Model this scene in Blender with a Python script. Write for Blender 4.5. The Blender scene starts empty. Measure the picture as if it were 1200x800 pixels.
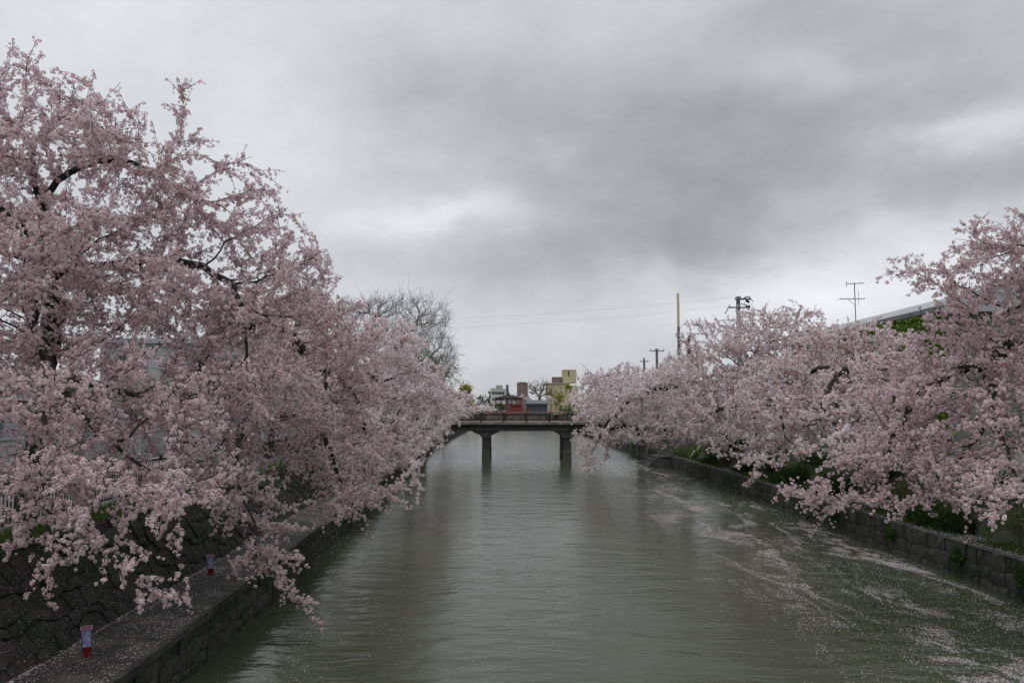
import bpy, math, random
import numpy as np
from mathutils import Vector

random.seed(7)
RNG = np.random.default_rng(11)
SC = bpy.context.scene
COL = SC.collection

# ------------------------------------------------------------------ camera
CAM_H = 5.5
PITCH = math.atan(78 / 933)
cd = bpy.data.cameras.new('camera'); cam = bpy.data.objects.new('camera', cd); COL.objects.link(cam)
cd.sensor_width = 36; cd.lens = 28.0; cd.clip_end = 6000; cd.clip_start = 0.1
cam.location = (0, 0, CAM_H); cam.rotation_euler = (math.pi / 2 + PITCH, 0, 0)
SC.camera = cam


def at(px, py, Y):
    """the point seen at photo pixel (px, py) when it stands Y metres down the canal"""
    u = (px - 600) / 933; v = (400 - py) / 933
    y = math.cos(PITCH) - v * math.sin(PITCH); z = math.sin(PITCH) + v * math.cos(PITCH)
    k = Y / y
    return np.array([u * k, Y, CAM_H + z * k])


# ------------------------------------------------------------------ sky, sun, exposure
SUN_EL, SUN_AZ = math.radians(60), math.radians(205)      # azimuth from +Y towards +X
W = bpy.data.worlds.new('World'); SC.world = W; W.use_nodes = True
NT = W.node_tree; NT.nodes.clear()


def wn(t, **kw):
    n = NT.nodes.new(t)
    for k, v in kw.items(): setattr(n, k, v)
    return n


def wm(op, a, b=None, c=None, clamp=False):
    n = wn('ShaderNodeMath', operation=op, use_clamp=clamp)
    for i, q in enumerate((a, b, c)):
        if q is None: continue
        if isinstance(q, (int, float)): n.inputs[i].default_value = q
        else: NT.links.new(q, n.inputs[i])
    return n.outputs[0]


tc = wn('ShaderNodeTexCoord'); D = tc.outputs['Generated']
mp = wn('ShaderNodeMapping'); NT.links.new(D, mp.inputs[0]); mp.inputs['Scale'].default_value = (1, 1, 1.7)


def wnoise(scale, detail, rough, loc=(0, 0, 0), dist=0.0):
    m = wn('ShaderNodeMapping'); NT.links.new(mp.outputs[0], m.inputs[0]); m.inputs['Location'].default_value = loc
    n = wn('ShaderNodeTexNoise'); NT.links.new(m.outputs[0], n.inputs['Vector'])
    n.inputs['Scale'].default_value = scale; n.inputs['Detail'].default_value = detail
    n.inputs['Roughness'].default_value = rough; n.inputs['Distortion'].default_value = dist
    return n.outputs['Fac']


sx = wn('ShaderNodeSeparateXYZ'); NT.links.new(D, sx.inputs[0])
AZ = wm('ARCTAN2', sx.outputs[0], sx.outputs[1])
EL = wm('ARCSINE', sx.outputs[2])
n1, n2, n3 = wnoise(2.4, 5, .6, (3, 1, 2)), wnoise(2.4, 5, .6, (8, 4, 1)), wnoise(3.1, 7, .6, (1, 7, 3), .4)
n4 = wnoise(9, 6, .6, (5, 2, 9))
AZ2 = wm('ADD', AZ, wm('MULTIPLY', wm('SUBTRACT', n1, .5), .34))
EL2 = wm('ADD', EL, wm('MULTIPLY', wm('SUBTRACT', n2, .5), .20))
# broad cloud masses: (pixel x, pixel y, half width, half height, strength)
BLOBS = [(780, 215, 330, 95, -.115), (640, 130, 300, 80, -.07), (960, 130, 260, 90, -.085), (1190, 200, 120, 38, -.10), (640, 310, 170, 40, -.075), (820, 285, 130, 40, -.07),
         (520, 110, 130, 80, -.04), (40, 20, 430, 150, .15), (330, 170, 110, 120, .10), (490, 262, 110, 22, .22), (350, 310, 90, 40, .08), (930, 345, 170, 36, .22),
         (1090, 275, 120, 40, .20), (640, 182, 45, 14, .07), (930, 70, 60, 30, .10), (1130, 150, 80, 20, .20), (740, 335, 60, 30, .06),
         (640, 400, 400, 60, .06), (900, 20, 220, 60, -.03)]
tot = None
for (px, py, wx, wy, s) in BLOBS:
    p = at(px, py, 10) - np.array([0, 0, CAM_H]); p /= np.linalg.norm(p)
    a0 = math.atan2(p[0], p[1]); e0 = math.asin(p[2])
    a = wm('DIVIDE', wm('SUBTRACT', AZ2, a0), wx / 933); e = wm('DIVIDE', wm('SUBTRACT', EL2, e0), wy / 933)
    g = wm('MULTIPLY', wm('EXPONENT', wm('MULTIPLY', wm('ADD', wm('MULTIPLY', a, a), wm('MULTIPLY', e, e)), -1)), s)
    tot = g if tot is None else wm('ADD', tot, g)
br = wm('ADD', wm('ADD', tot, .512), wm('MULTIPLY', wm('SUBTRACT', n3, .5), .27))
br = wm('ADD', br, wm('MULTIPLY', wm('SUBTRACT', n4, .5), .15))
br = wm('MAXIMUM', br, .20)
zen = wn('ShaderNodeMapRange', interpolation_type='SMOOTHSTEP'); NT.links.new(EL, zen.inputs[0])      # an overcast sky is brightest overhead
for i, k in enumerate((.52, 1.25, 1.0, 2.6)): zen.inputs[i + 1].default_value = k
br = wm('MULTIPLY', br, zen.outputs[0])
# ground side of the sky (never seen): dim
cr = wn('ShaderNodeCombineColor')
for i, (k, o) in enumerate(((1.125, -.006), (1.145, 0), (1.175, .012))): NT.links.new(wm('ADD', wm('MULTIPLY', br, k * 10), o * 10), cr.inputs[i])
sky = wn('ShaderNodeTexSky', sky_type='NISHITA', sun_disc=False)
sky.sun_elevation = SUN_EL; sky.sun_rotation = SUN_AZ; sky.air_density = 1; sky.dust_density = 3
mx = wn('ShaderNodeMix', data_type='RGBA'); mx.inputs[0].default_value = .965
NT.links.new(sky.outputs[0], mx.inputs[6]); NT.links.new(cr.outputs[0], mx.inputs[7])
bg = wn('ShaderNodeBackground'); bg.inputs[1].default_value = .1; NT.links.new(mx.outputs[2], bg.inputs[0])
NT.links.new(bg.outputs[0], wn('ShaderNodeOutputWorld').inputs[0])

sl = bpy.data.lights.new('sun', 'SUN'); sl.energy = .8; sl.angle = math.radians(60); sl.color = (1, .97, .93)
so = bpy.data.objects.new('sun', sl); COL.objects.link(so)
sd = Vector((math.cos(SUN_EL) * math.sin(SUN_AZ), math.cos(SUN_EL) * math.cos(SUN_AZ), math.sin(SUN_EL)))
so.rotation_euler = sd.to_track_quat('Z', 'Y').to_euler(); so.location = (0, 0, 60)

vs = SC.view_settings; vs.view_transform = 'Standard'; vs.look = 'None'; vs.gamma = 1; vs.exposure = 0; vs.use_curve_mapping = False
SC.cycles.max_bounces = 10; SC.cycles.diffuse_bounces = 8; SC.cycles.transmission_bounces = 4
SC.cycles.use_denoising = True; SC.cycles.denoiser = 'OPENIMAGEDENOISE'; SC.cycles.denoising_input_passes = 'RGB_ALBEDO_NORMAL'; SC.cycles.denoising_prefilter = 'ACCURATE'
SC.render.film_transparent = False

# ------------------------------------------------------------------ materials


def newmat(name):
    m = bpy.data.materials.new(name); m.use_nodes = True
    return m, m.node_tree, m.node_tree.nodes['Principled BSDF']


def noisy(name, c0, c1, scale=3, rough=.85, bump=0.0, bscale=20, detail=6, c2=None, scale2=.6, spec=.3, stretch=(1, 1, 1), bdist=.02):
    m, t, b = newmat(name)
    N = t.nodes.new; L = t.links.new
    co = N('ShaderNodeTexCoord'); mpp = N('ShaderNodeMapping'); L(co.outputs['Object'], mpp.inputs[0]); mpp.inputs['Scale'].default_value = stretch
    n = N('ShaderNodeTexNoise'); L(mpp.outputs[0], n.inputs['Vector']); n.inputs['Scale'].default_value = scale; n.inputs['Detail'].default_value = detail
    n.inputs['Roughness'].default_value = .65
    r = N('ShaderNodeValToRGB'); L(n.outputs['Fac'], r.inputs[0])
    r.color_ramp.elements[0].position = .32; r.color_ramp.elements[1].position = .68
    r.color_ramp.elements[0].color = (*c0, 1); r.color_ramp.elements[1].color = (*c1, 1)
    out = r.outputs[0]
    if c2:
        n2 = N('ShaderNodeTexNoise'); L(mpp.outputs[0], n2.inputs['Vector']); n2.inputs['Scale'].default_value = scale2; n2.inputs['Detail'].default_value = 5
        r2 = N('ShaderNodeValToRGB'); L(n2.outputs['Fac'], r2.inputs[0]); r2.color_ramp.elements[0].position = .46; r2.color_ramp.elements[1].position = .62
        mxx = N('ShaderNodeMix'); mxx.data_type = 'RGBA'; L(r2.outputs[0], mxx.inputs[0]); L(out, mxx.inputs[6]); mxx.inputs[7].default_value = (*c2, 1)
        out = mxx.outputs[2]
    L(out, b.inputs['Base Color'])
    b.inputs['Roughness'].default_value = rough; b.inputs['Specular IOR Level'].default_value = spec
    if bump:
        n3 = N('ShaderNodeTexNoise'); L(mpp.outputs[0], n3.inputs['Vector']); n3.inputs['Scale'].default_value = bscale; n3.inputs['Detail'].default_value = 6
        bp = N('ShaderNodeBump'); L(n3.outputs['Fac'], bp.inputs['Height']); bp.inputs['Strength'].default_value = bump; bp.inputs['Distance'].default_value = bdist
        L(bp.outputs[0], b.inputs['Normal'])
    return m


def petalmat(name, transl=.3, rough=.9):
    """thin petals or leaves: colour from the 'Col' attribute, some light passes through"""
    m, t, b = newmat(name); N = t.nodes.new; L = t.links.new
    a = N('ShaderNodeAttribute'); a.attribute_name = 'Col'
    d = N('ShaderNodeBsdfDiffuse'); tr = N('ShaderNodeBsdfTranslucent'); L(a.outputs['Color'], d.inputs[0]); L(a.outputs['Color'], tr.inputs[0])
    mxx = N('ShaderNodeMixShader'); mxx.inputs[0].default_value = transl; L(d.outputs[0], mxx.inputs[1]); L(tr.outputs[0], mxx.inputs[2])
    t.nodes.remove(b); L(mxx.outputs[0], t.nodes['Material Output'].inputs[0])
    return m


M = {}
M['bark'] = noisy('bark', (.012, .010, .010), (.04, .033, .032), 6, .7, .8, 14, stretch=(3, 3, .8))
M['bark_grey'] = noisy('bark_grey', (.15, .14, .13), (.27, .25, .235), 5, .85)
M['bark_tan'] = noisy('bark_tan', (.07, .055, .04), (.14, .11, .08), 5, .85)
M['blossom'] = petalmat('blossom', .42)
M['leaf'] = petalmat('leaf', .35)
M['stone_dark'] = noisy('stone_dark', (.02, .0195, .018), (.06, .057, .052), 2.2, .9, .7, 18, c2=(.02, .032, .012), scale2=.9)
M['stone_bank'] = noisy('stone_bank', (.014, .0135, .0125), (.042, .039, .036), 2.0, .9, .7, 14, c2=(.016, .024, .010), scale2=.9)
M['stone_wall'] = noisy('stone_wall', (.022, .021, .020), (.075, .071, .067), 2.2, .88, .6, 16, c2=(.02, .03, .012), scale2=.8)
M['joint'] = noisy('joint', (.018, .018, .015), (.038, .036, .032), 5, .95)
M['ledge'] = noisy('ledge', (.013, .0125, .012), (.036, .034, .032), 9, .9, .4, 40, c2=(.05, .05, .042), scale2=1.2)
M['soil'] = noisy('soil', (.025, .024, .016), (.06, .055, .04), 4, .95, .6, 10, c2=(.025, .04, .014), scale2=.8)
M['ground'] = noisy('ground', (.10, .10, .095), (.16, .155, .15), .8, .9)
M['asphalt'] = noisy('asphalt', (.045, .045, .046), (.075, .075, .076), 3, .85, .3, 60)
M['pavement'] = noisy('pavement', (.20, .195, .19), (.30, .29, .285), 5, .9, .3, 30)
M['line'] = noisy('road_paint', (.6, .6, .58), (.8, .8, .78), 6, .7)
M['conc'] = noisy('concrete', (.14, .135, .12), (.24, .23, .20), 1.5, .9, .3, 20, c2=(.10, .10, .075), scale2=.5)
M['conc_dark'] = noisy('concrete_dark', (.035, .035, .035), (.075, .074, .072), 1.2, .9, .3, 20)
M['conc_tide'] = noisy('concrete_tide', (.05, .052, .04), (.11, .11, .085), 2, .9, .3, 20)
M['rail_dark'] = noisy('rail_dark', (.018, .015, .014), (.035, .028, .026), 6, .5)
M['rail_grey'] = noisy('rail_grey', (.10, .095, .095), (.17, .16, .16), 4, .5)
M['rail_cap'] = noisy('rail_cap', (.16, .11, .11), (.24, .17, .17), 4, .5)
M['vermilion'] = noisy('vermilion', (.17, .04, .035), (.25, .06, .05), 3, .6)
M['white'] = noisy('white_wall', (.55, .56, .56), (.68, .69, .69), .6, .8)
M['offwhite'] = noisy('offwhite', (.40, .40, .38), (.52, .51, .49), .6, .8)
M['greywall'] = noisy('grey_wall', (.26, .27, .27), (.36, .37, .37), .5, .85)
M['oldwall'] = noisy('old_wall', (.10, .105, .10), (.17, .17, .16), .7, .9, c2=(.07, .08, .06), scale2=.4)
M['brownwall'] = noisy('brown_wall', (.17, .115, .10), (.23, .155, .135), .8, .85)
M['yellowwall'] = noisy('yellow_wall', (.40, .355, .22), (.50, .45, .29), .3, .85)
M['roofgrey'] = noisy('roof_grey', (.27, .285, .295), (.38, .395, .405), 1, .6, stretch=(1, 1, 1))
M['roofdark'] = noisy('roof_dark', (.06, .062, .07), (.11, .112, .12), 2, .6)
M['glassdark'] = noisy('glass_dark', (.02, .026, .03), (.045, .055, .06), .6, .12, spec=.6)
M['glassfar'] = noisy('glass_far', (.085, .10, .11), (.14, .16, .17), .5, .3, spec=.5)
M['slate'] = noisy('slate_glass', (.05, .07, .09), (.09, .12, .15), .4, .25, spec=.5)
M['metal'] = noisy('metal_grey', (.10, .105, .11), (.18, .185, .19), 4, .45)
M['polecream'] = noisy('pole_cream', (.44, .38, .25), (.54, .48, .33), 2, .6)
M['poledark'] = noisy('pole_dark', (.07, .085, .085), (.11, .125, .125), 2, .7)
M['poleconc'] = noisy('pole_concrete', (.11, .115, .115), (.17, .175, .175), 2, .8)
M['wire'] = noisy('wire_black', (.02, .02, .02), (.03, .03, .03), 2, .6)
M['lred'] = noisy('lantern_red', (.10, .004, .006), (.15, .008, .010), 5, .5)
M['lpink'] = noisy('lantern_rim', (.22, .12, .13), (.30, .17, .19), 5, .6)
M['lframe'] = noisy('lantern_frame', (.05, .012, .02), (.08, .02, .03), 5, .5)
M['lblue'] = noisy('lantern_print', (.025, .06, .30), (.50, .47, .55), 8, .5, c2=(.10, .17, .42), scale2=5)
M['grass'] = petalmat('grass', .3)

# water
m, t, b = newmat('water'); N = t.nodes.new; L = t.links.new
co = N('ShaderNodeTexCoord')


def wav(sc, scale, det, rough=.55, loc=(0, 0, 0)):
    q = N('ShaderNodeMapping'); L(co.outputs['Object'], q.inputs[0]); q.inputs['Scale'].default_value = sc; q.inputs['Location'].default_value = loc
    q.inputs['Rotation'].default_value = (0, 0, math.radians(6))
    n = N('ShaderNodeTexNoise'); L(q.outputs[0], n.inputs['Vector']); n.inputs['Scale'].default_value = scale; n.inputs['Detail'].default_value = det
    n.inputs['Roughness'].default_value = rough; n.inputs['Distortion'].default_value = .3
    return n.outputs['Fac']


def mth(op, a, bb):
    n = N('ShaderNodeMath'); n.operation = op
    for i, q in enumerate((a, bb)):
        if isinstance(q, (int, float)): n.inputs[i].default_value = q
        else: L(q, n.inputs[i])
    return n.outputs[0]


calm = wav((.14, .05, 1), 1, 3, loc=(3, 8, 0))          # slow patches of calmer and rougher water
h = mth('ADD', mth('MULTIPLY', wav((.45, 1.0, 1), .95, 3), 1.5), mth('MULTIPLY', wav((.55, 1.0, 1), 4.2, 3, .6, (4, 4, 0)), .24))
h = mth('MULTIPLY', h, mth('ADD', mth('MULTIPLY', calm, 1.5), .15))
bp = N('ShaderNodeBump'); L(h, bp.inputs['Height']); bp.inputs['Strength'].default_value = 1; bp.inputs['Distance'].default_value = .06
L(bp.outputs[0], b.inputs['Normal'])
wr = N('ShaderNodeValToRGB'); L(wav((.2, .06, 1), 1, 4, loc=(1, 1, 0)), wr.inputs[0])
wr.color_ramp.elements[0].position = .3; wr.color_ramp.elements[1].position = .7
wr.color_ramp.elements[0].color = (.034, .043, .024, 1); wr.color_ramp.elements[1].color = (.050, .061, .036, 1)
L(wr.outputs[0], b.inputs['Base Color'])
b.inputs['Roughness'].default_value = .15; b.inputs['IOR'].default_value = 1.333
M['water'] = m

# ------------------------------------------------------------------ mesh helpers


class MB:
    def __init__(s): s.v = []; s.f = []

    def add(s, vs_, fs):
        o = len(s.v); s.v += [tuple(map(float, q)) for q in vs_]; s.f += [tuple(i + o for i in q) for q in fs]; return s

    def box(s, x0, x1, y0, y1, z0, z1):
        return s.add([(x0, y0, z0), (x1, y0, z0), (x1, y1, z0), (x0, y1, z0), (x0, y0, z1), (x1, y0, z1), (x1, y1, z1), (x0, y1, z1)],
                     [(0, 3, 2, 1), (4, 5, 6, 7), (0, 1, 5, 4), (1, 2, 6, 5), (2, 3, 7, 6), (3, 0, 4, 7)])

    def tube(s, pts, rad, n=8):
        """tube through points with a radius each"""
        pts = [np.array(p, float) for p in pts]
        if not hasattr(rad, '__len__'): rad = [rad] * len(pts)
        vs_, fs = [], []
        for i, p in enumerate(pts):
            d = pts[min(i + 1, len(pts) - 1)] - pts[max(i - 1, 0)]; d /= np.linalg.norm(d)
            r = np.array([1, 0, 0]) if abs(d[0]) < .8 else np.array([0, 1, 0])
            a = np.cross(d, r); a /= np.linalg.norm(a); c = np.cross(d, a)
            for k in range(n):
                w = 2 * math.pi * k / n + math.pi / n; vs_.append(p + rad[i] * (a * math.cos(w) + c * math.sin(w)))
        for i in range(len(pts) - 1):
            for k in range(n): fs.append((i * n + k, i * n + (k + 1) % n, (i + 1) * n + (k + 1) % n, (i + 1) * n + k))
        fs.append(tuple(range(n))[::-1]); fs.append(tuple((len(pts) - 1) * n + k for k in range(n)))
        return s.add(vs_, fs)

    def prism(s, prof, axis, a0, a1):
        """closed profile pushed along an axis: 'x' (profile y,z), 'y' (profile x,z)"""
        n = len(prof); mk = (lambda q, a: (a, q[0], q[1])) if axis == 'x' else (lambda q, a: (q[0], a, q[1]))
        vs_ = [mk(q, a0) for q in prof] + [mk(q, a1) for q in prof]
        return s.add(vs_, [tuple(range(n))[::-1], tuple(range(n, 2 * n))] + [(i, (i + 1) % n, n + (i + 1) % n, n + i) for i in range(n)])

    def build(s, name, mat, parent=None, off=(0, 0, 0), smooth=False):
        me = bpy.data.meshes.new(name)
        me.from_pydata([(a - off[0], b_ - off[1], c - off[2]) for a, b_, c in s.v], [], s.f); me.materials.append(mat)
        if smooth: me.polygons.foreach_set('use_smooth', [True] * len(me.polygons))
        o = bpy.data.objects.new(name, me); COL.objects.link(o)
        if parent: o.parent = parent
        return o


def npmesh(name, V, F, mat, colr=None, parent=None, off=(0, 0, 0)):
    """a mesh from numpy arrays, all faces with the same number of corners"""
    V = (np.asarray(V, np.float32) - np.asarray(off, np.float32)); F = np.asarray(F, np.int32); k = F.shape[1]
    me = bpy.data.meshes.new(name)
    me.vertices.add(len(V)); me.vertices.foreach_set('co', V.ravel())
    me.loops.add(F.size); me.loops.foreach_set('vertex_index', F.ravel())
    me.polygons.add(len(F)); me.polygons.foreach_set('loop_start', np.arange(0, F.size, k, dtype=np.int32))
    me.update(calc_edges=True)
    if colr is not None:
        a = me.color_attributes.new('Col', 'FLOAT_COLOR', 'POINT')
        a.data.foreach_set('color', np.hstack([colr, np.ones((len(colr), 1))]).astype(np.float32).ravel())
    me.materials.append(mat)
    o = bpy.data.objects.new(name, me); COL.objects.link(o)
    if parent: o.parent = parent
    return o


def tag(o, label=None, cat=None, group=None, kind=None):
    for k, v in (('label', label), ('category', cat), ('group', group), ('kind', kind)):
        if v: o[k] = v
    return o


def thing(name, loc, label, cat, group=None):
    o = bpy.data.objects.new(name, None); o.empty_display_size = .3; COL.objects.link(o); o.location = tuple(map(float, loc))
    return tag(o, label, cat, group)


def copy_tree(o, loc, label, rz=None):
    c = o.copy(); COL.objects.link(c); c.location = tuple(map(float, loc)); c['label'] = label
    if rz is not None: c.rotation_euler = (0, 0, rz)
    for ch in list(o.children):
        d = ch.copy(); COL.objects.link(d); d.parent = c
        for g in ch.children:
            e = g.copy(); COL.objects.link(e); e.parent = d
    return c


def vnoise(p, f, seed=0):
    """smooth value noise, p (n,2)"""
    q = p * f; i = np.floor(q).astype(np.int64); w = q - i; w = w * w * (3 - 2 * w)

    def hsh(a, b_):
        n = (a * 374761393 + b_ * 668265263 + seed * 974711) & 0x7fffffff
        n = ((n ^ (n >> 13)) * 1274126177) & 0x7fffffff
        return ((n ^ (n >> 16)) & 0xffff) / 65535.
    a, b_ = i[:, 0], i[:, 1]
    return (hsh(a, b_) * (1 - w[:, 0]) + hsh(a + 1, b_) * w[:, 0]) * (1 - w[:, 1]) + (hsh(a, b_ + 1) * (1 - w[:, 0]) + hsh(a + 1, b_ + 1) * w[:, 0]) * w[:, 1]


def fbm(p, f, seed=0, o=4):
    r = 0; a = .5; tt = 0
    for k in range(o): r = r + a * vnoise(p, f * 2 ** k, seed + k); tt += a; a *= .55
    return r / tt


# ------------------------------------------------------------------ levels of the place
ZS = 3.0                                       # street level above the water
ZL = 1.12                                      # ledge level
YE = 330                                       # end of the straight canal
XR = 14.6                                      # right wall


def xl(y): return -6.45 - .045 * min(max(y - 14, -30), 95)   # left wall


wm_ = MB(); wm_.add([(-60, -40, 0), (60, -40, 0), (60, YE + 30, 0), (-60, YE + 30, 0)], [(0, 1, 2, 3)])
tag(wm_.build('water', M['water']), kind='structure')
bm_ = MB(); bm_.add([(-940, -50, -1.5), (940, -50, -1.5), (940, 610, -1.5), (-940, 610, -1.5)], [(0, 1, 2, 3)])
tag(bm_.build('canal_bed', M['soil']), kind='structure')
g = MB()
gy = [-40, 0, 30, 60, 90, 109, YE]
for a, c in zip(gy, gy[1:]):
    g.add([(-940, a, ZS), (xl(a) - 3.4, a, ZS), (xl(c) - 3.4, c, ZS), (-940, c, ZS)], [(0, 1, 2, 3)])
    g.add([(XR + 2.5, a, ZS), (940, a, ZS), (940, c, ZS), (XR + 2.5, c, ZS)], [(0, 1, 2, 3)])
g.add([(-940, YE, ZS), (940, YE, ZS), (940, 610, ZS), (-940, 610, ZS)], [(0, 1, 2, 3)])
tag(g.build('ground', M['ground']), kind='structure')
r_ = MB(); r_.add([(-19.6, -40, ZS + .004), (-16.2, -40, ZS + .004), (-16.2, 300, ZS + .004), (-19.6, 300, ZS + .004)], [(0, 1, 2, 3)])
tag(r_.build('street_left', M['asphalt']), kind='structure')
r_ = MB(); r_.add([(19.4, -40, ZS + .004), (21.8, -40, ZS + .004), (21.8, 300, ZS + .004), (19.4, 300, ZS + .004)], [(0, 1, 2, 3)])
tag(r_.build('street_right', M['asphalt']), kind='structure')
r_ = MB(); r_.box(-16.2, -14.6, -40, 300, ZS - .1, ZS + .12)
tag(r_.build('pavement_left', M['pavement']), kind='structure')
r_ = MB(); r_.box(-18.0, -17.9, -40, 300, ZS + .004, ZS + .008)
tag(r_.build('road_marking', M['line']), kind='structure')


def course_wall(mb, y0, y1, foot, head, rows, wmin, wmax, depth=.25, jit=.03, seed=1):
    """courses of rough blocks between two lines: foot(y), head(y) give (x, z); side = outwards is towards the water"""
    rr = random.Random(seed)
    for r in range(rows):
        y = y0 - rr.random() * wmax; sl = 0
        while y < y1:
            w = rr.uniform(wmin, wmax) * (1 + max(0, y - 40) / 60)
            J = course_wall.jag
            tb = lambda rw_, yy: (rw_ + (J * math.sin(yy * 3.1 + rw_ * 5) * math.sin(yy * 1.7 + rw_ * 2.3) if 0 < rw_ < rows else 0)) / rows
            ya, yb = y + .006, y + w - .006; sl0, sl1 = sl, rr.uniform(-1, 1) * J * .35 * w; sl = sl1
            pts = []
            for (yy, tt) in ((ya - sl0, tb(r, ya - sl0) + .004), (yb - sl1, tb(r, yb - sl1) + .004), (yb + sl1, tb(r + 1, yb + sl1) - .004), (ya + sl0, tb(r + 1, ya + sl0) - .004)):
                f, h_ = foot(yy), head(yy)
                pts.append([f[0] + (h_[0] - f[0]) * tt, yy + rr.uniform(-.008, .008), f[1] + (h_[1] - f[1]) * tt + rr.uniform(-.006, .006)])
            f, h_ = foot(y), head(y)
            nx, nz = (h_[1] - f[1]), -(h_[0] - f[0]); ln = math.hypot(nx, nz); nx /= ln; nz /= ln
            if course_wall.side < 0: nx, nz = -nx, -nz
            o = rr.uniform(-jit, jit)
            mid = np.mean(pts, 0)
            outer = []
            for p in pts:
                oo = o + rr.uniform(-.012, .012); outer.append((p[0] + nx * oo, p[1], p[2] + nz * oo))
            c = (mid[0] + nx * (o + rr.uniform(.02, .07)), mid[1] + rr.uniform(-.1, .1) * w, mid[2] + nz * o)
            back = [(p[0] - nx * depth, p[1], p[2] - nz * depth) for p in pts]
            mb.add(outer + back + [c], [(0, 1, 8), (1, 2, 8), (2, 3, 8), (3, 0, 8), (0, 4, 5, 1), (1, 5, 6, 2), (2, 6, 7, 3), (3, 7, 4, 0)])
            y += w


def strip(mb, y0, y1, n, fa, fb):
    ys = np.linspace(y0, y1, n)
    for a, c in zip(ys, ys[1:]):
        mb.add([(*[fa(a)[0]], a, fa(a)[1]), (fb(a)[0], a, fb(a)[1]), (fb(c)[0], c, fb(c)[1]), (fa(c)[0], c, fa(c)[1])], [(0, 1, 2, 3)])


course_wall.jag = .3
# left bank
t = thing('canal_wall', (xl(40), 40, 0), 'low dark mossy stone wall rising from the water on the left bank', 'wall')
course_wall.side = 1
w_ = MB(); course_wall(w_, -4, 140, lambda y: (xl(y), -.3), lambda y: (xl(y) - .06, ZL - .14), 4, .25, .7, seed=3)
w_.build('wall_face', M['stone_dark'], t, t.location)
w_ = MB(); strip(w_, -4, 330, 40, lambda y: (xl(y) - .07, -.4), lambda y: (xl(y) - .1, ZL - .13)); w_.build('backing', M['joint'], t, t.location)
w_ = MB()
yy = -4
while yy < 140:
    l_ = random.uniform(.9, 1.5); o = random.uniform(-.01, .02)
    w_.box(xl(yy) - .45, xl(yy) + .03 + o, yy + .012, yy + l_ - .012, ZL - .14, ZL + .012 + o); yy += l_
w_.build('coping', M['ledge'], t, t.location)
w_ = MB(); strip(w_, -4, 330, 40, lambda y: (xl(y) - .3, ZL), lambda y: (xl(y) - 1.62, ZL + .02))
tag(w_.build('ledge_path_left', M['ledge']), kind='structure')
t = thing('embankment_wall', (xl(40) - 2, 40, ZL), 'sloping dark rubble stone embankment above the left ledge, below the fence', 'wall')
course_wall.jag = .42
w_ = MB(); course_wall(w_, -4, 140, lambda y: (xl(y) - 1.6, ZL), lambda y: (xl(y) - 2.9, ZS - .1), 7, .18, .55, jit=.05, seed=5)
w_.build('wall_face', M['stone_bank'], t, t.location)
w_ = MB(); strip(w_, -4, 330, 40, lambda y: (xl(y) - 1.625, ZL - .03), lambda y: (xl(y) - 2.925, ZS - .13)); w_.build('backing', M['joint'], t, t.location)
w_ = MB(); strip(w_, -4, 330, 40, lambda y: (xl(y) - 2.85, ZS - .16), lambda y: (xl(y) - 3.42, ZS + .01)); tag(w_.build('verge_left', M['soil']), kind='structure')

# right bank
t = thing('canal_wall', (XR, 40, 0), 'low stone block wall with upright blocks along the right bank', 'wall')
course_wall.side = -1; course_wall.jag = .22
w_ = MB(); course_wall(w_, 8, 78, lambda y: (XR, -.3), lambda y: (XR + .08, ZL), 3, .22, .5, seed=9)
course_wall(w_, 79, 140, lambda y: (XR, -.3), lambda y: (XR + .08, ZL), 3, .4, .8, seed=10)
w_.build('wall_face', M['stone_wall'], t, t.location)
w_ = MB(); strip(w_, -4, 330, 40, lambda y: (XR + .1, -.4), lambda y: (XR + .15, ZL - .01)); w_.build('backing', M['joint'], t, t.location)
w_ = MB(); strip(w_, -4, 330, 60, lambda y: (XR + .06, ZL + .005), lambda y: (XR + 1.3, ZL + .05)); tag(w_.build('ledge_path_right', M['ledge']), kind='structure')
w_ = MB()
for (xa, za), (xb, zb) in (((1.25, 1.17), (1.6, 1.65)), ((1.6, 1.65), (2.1, 2.5)), ((2.1, 2.5), (2.55, 3.0))):
    strip(w_, -4, 330, 60, lambda y: (XR + xa, za), lambda y: (XR + xb, zb))
tag(w_.build('bank_slope_right', M['soil']), kind='structure')
w_ = MB(); w_.box(-14.4, XR + 2.2, YE, YE + .6, -.5, ZS); tag(w_.build('quay_wall', M['conc']), 'pale concrete quay wall closing off the far end of the canal', 'wall')

# ------------------------------------------------------------------ tree machinery


def bez(p0, p1, p2, n):
    s = np.linspace(0, 1, n)[:, None]
    return (1 - s) ** 2 * p0 + 2 * s * (1 - s) * p1 + s ** 2 * p2


class Skel: pass


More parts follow.
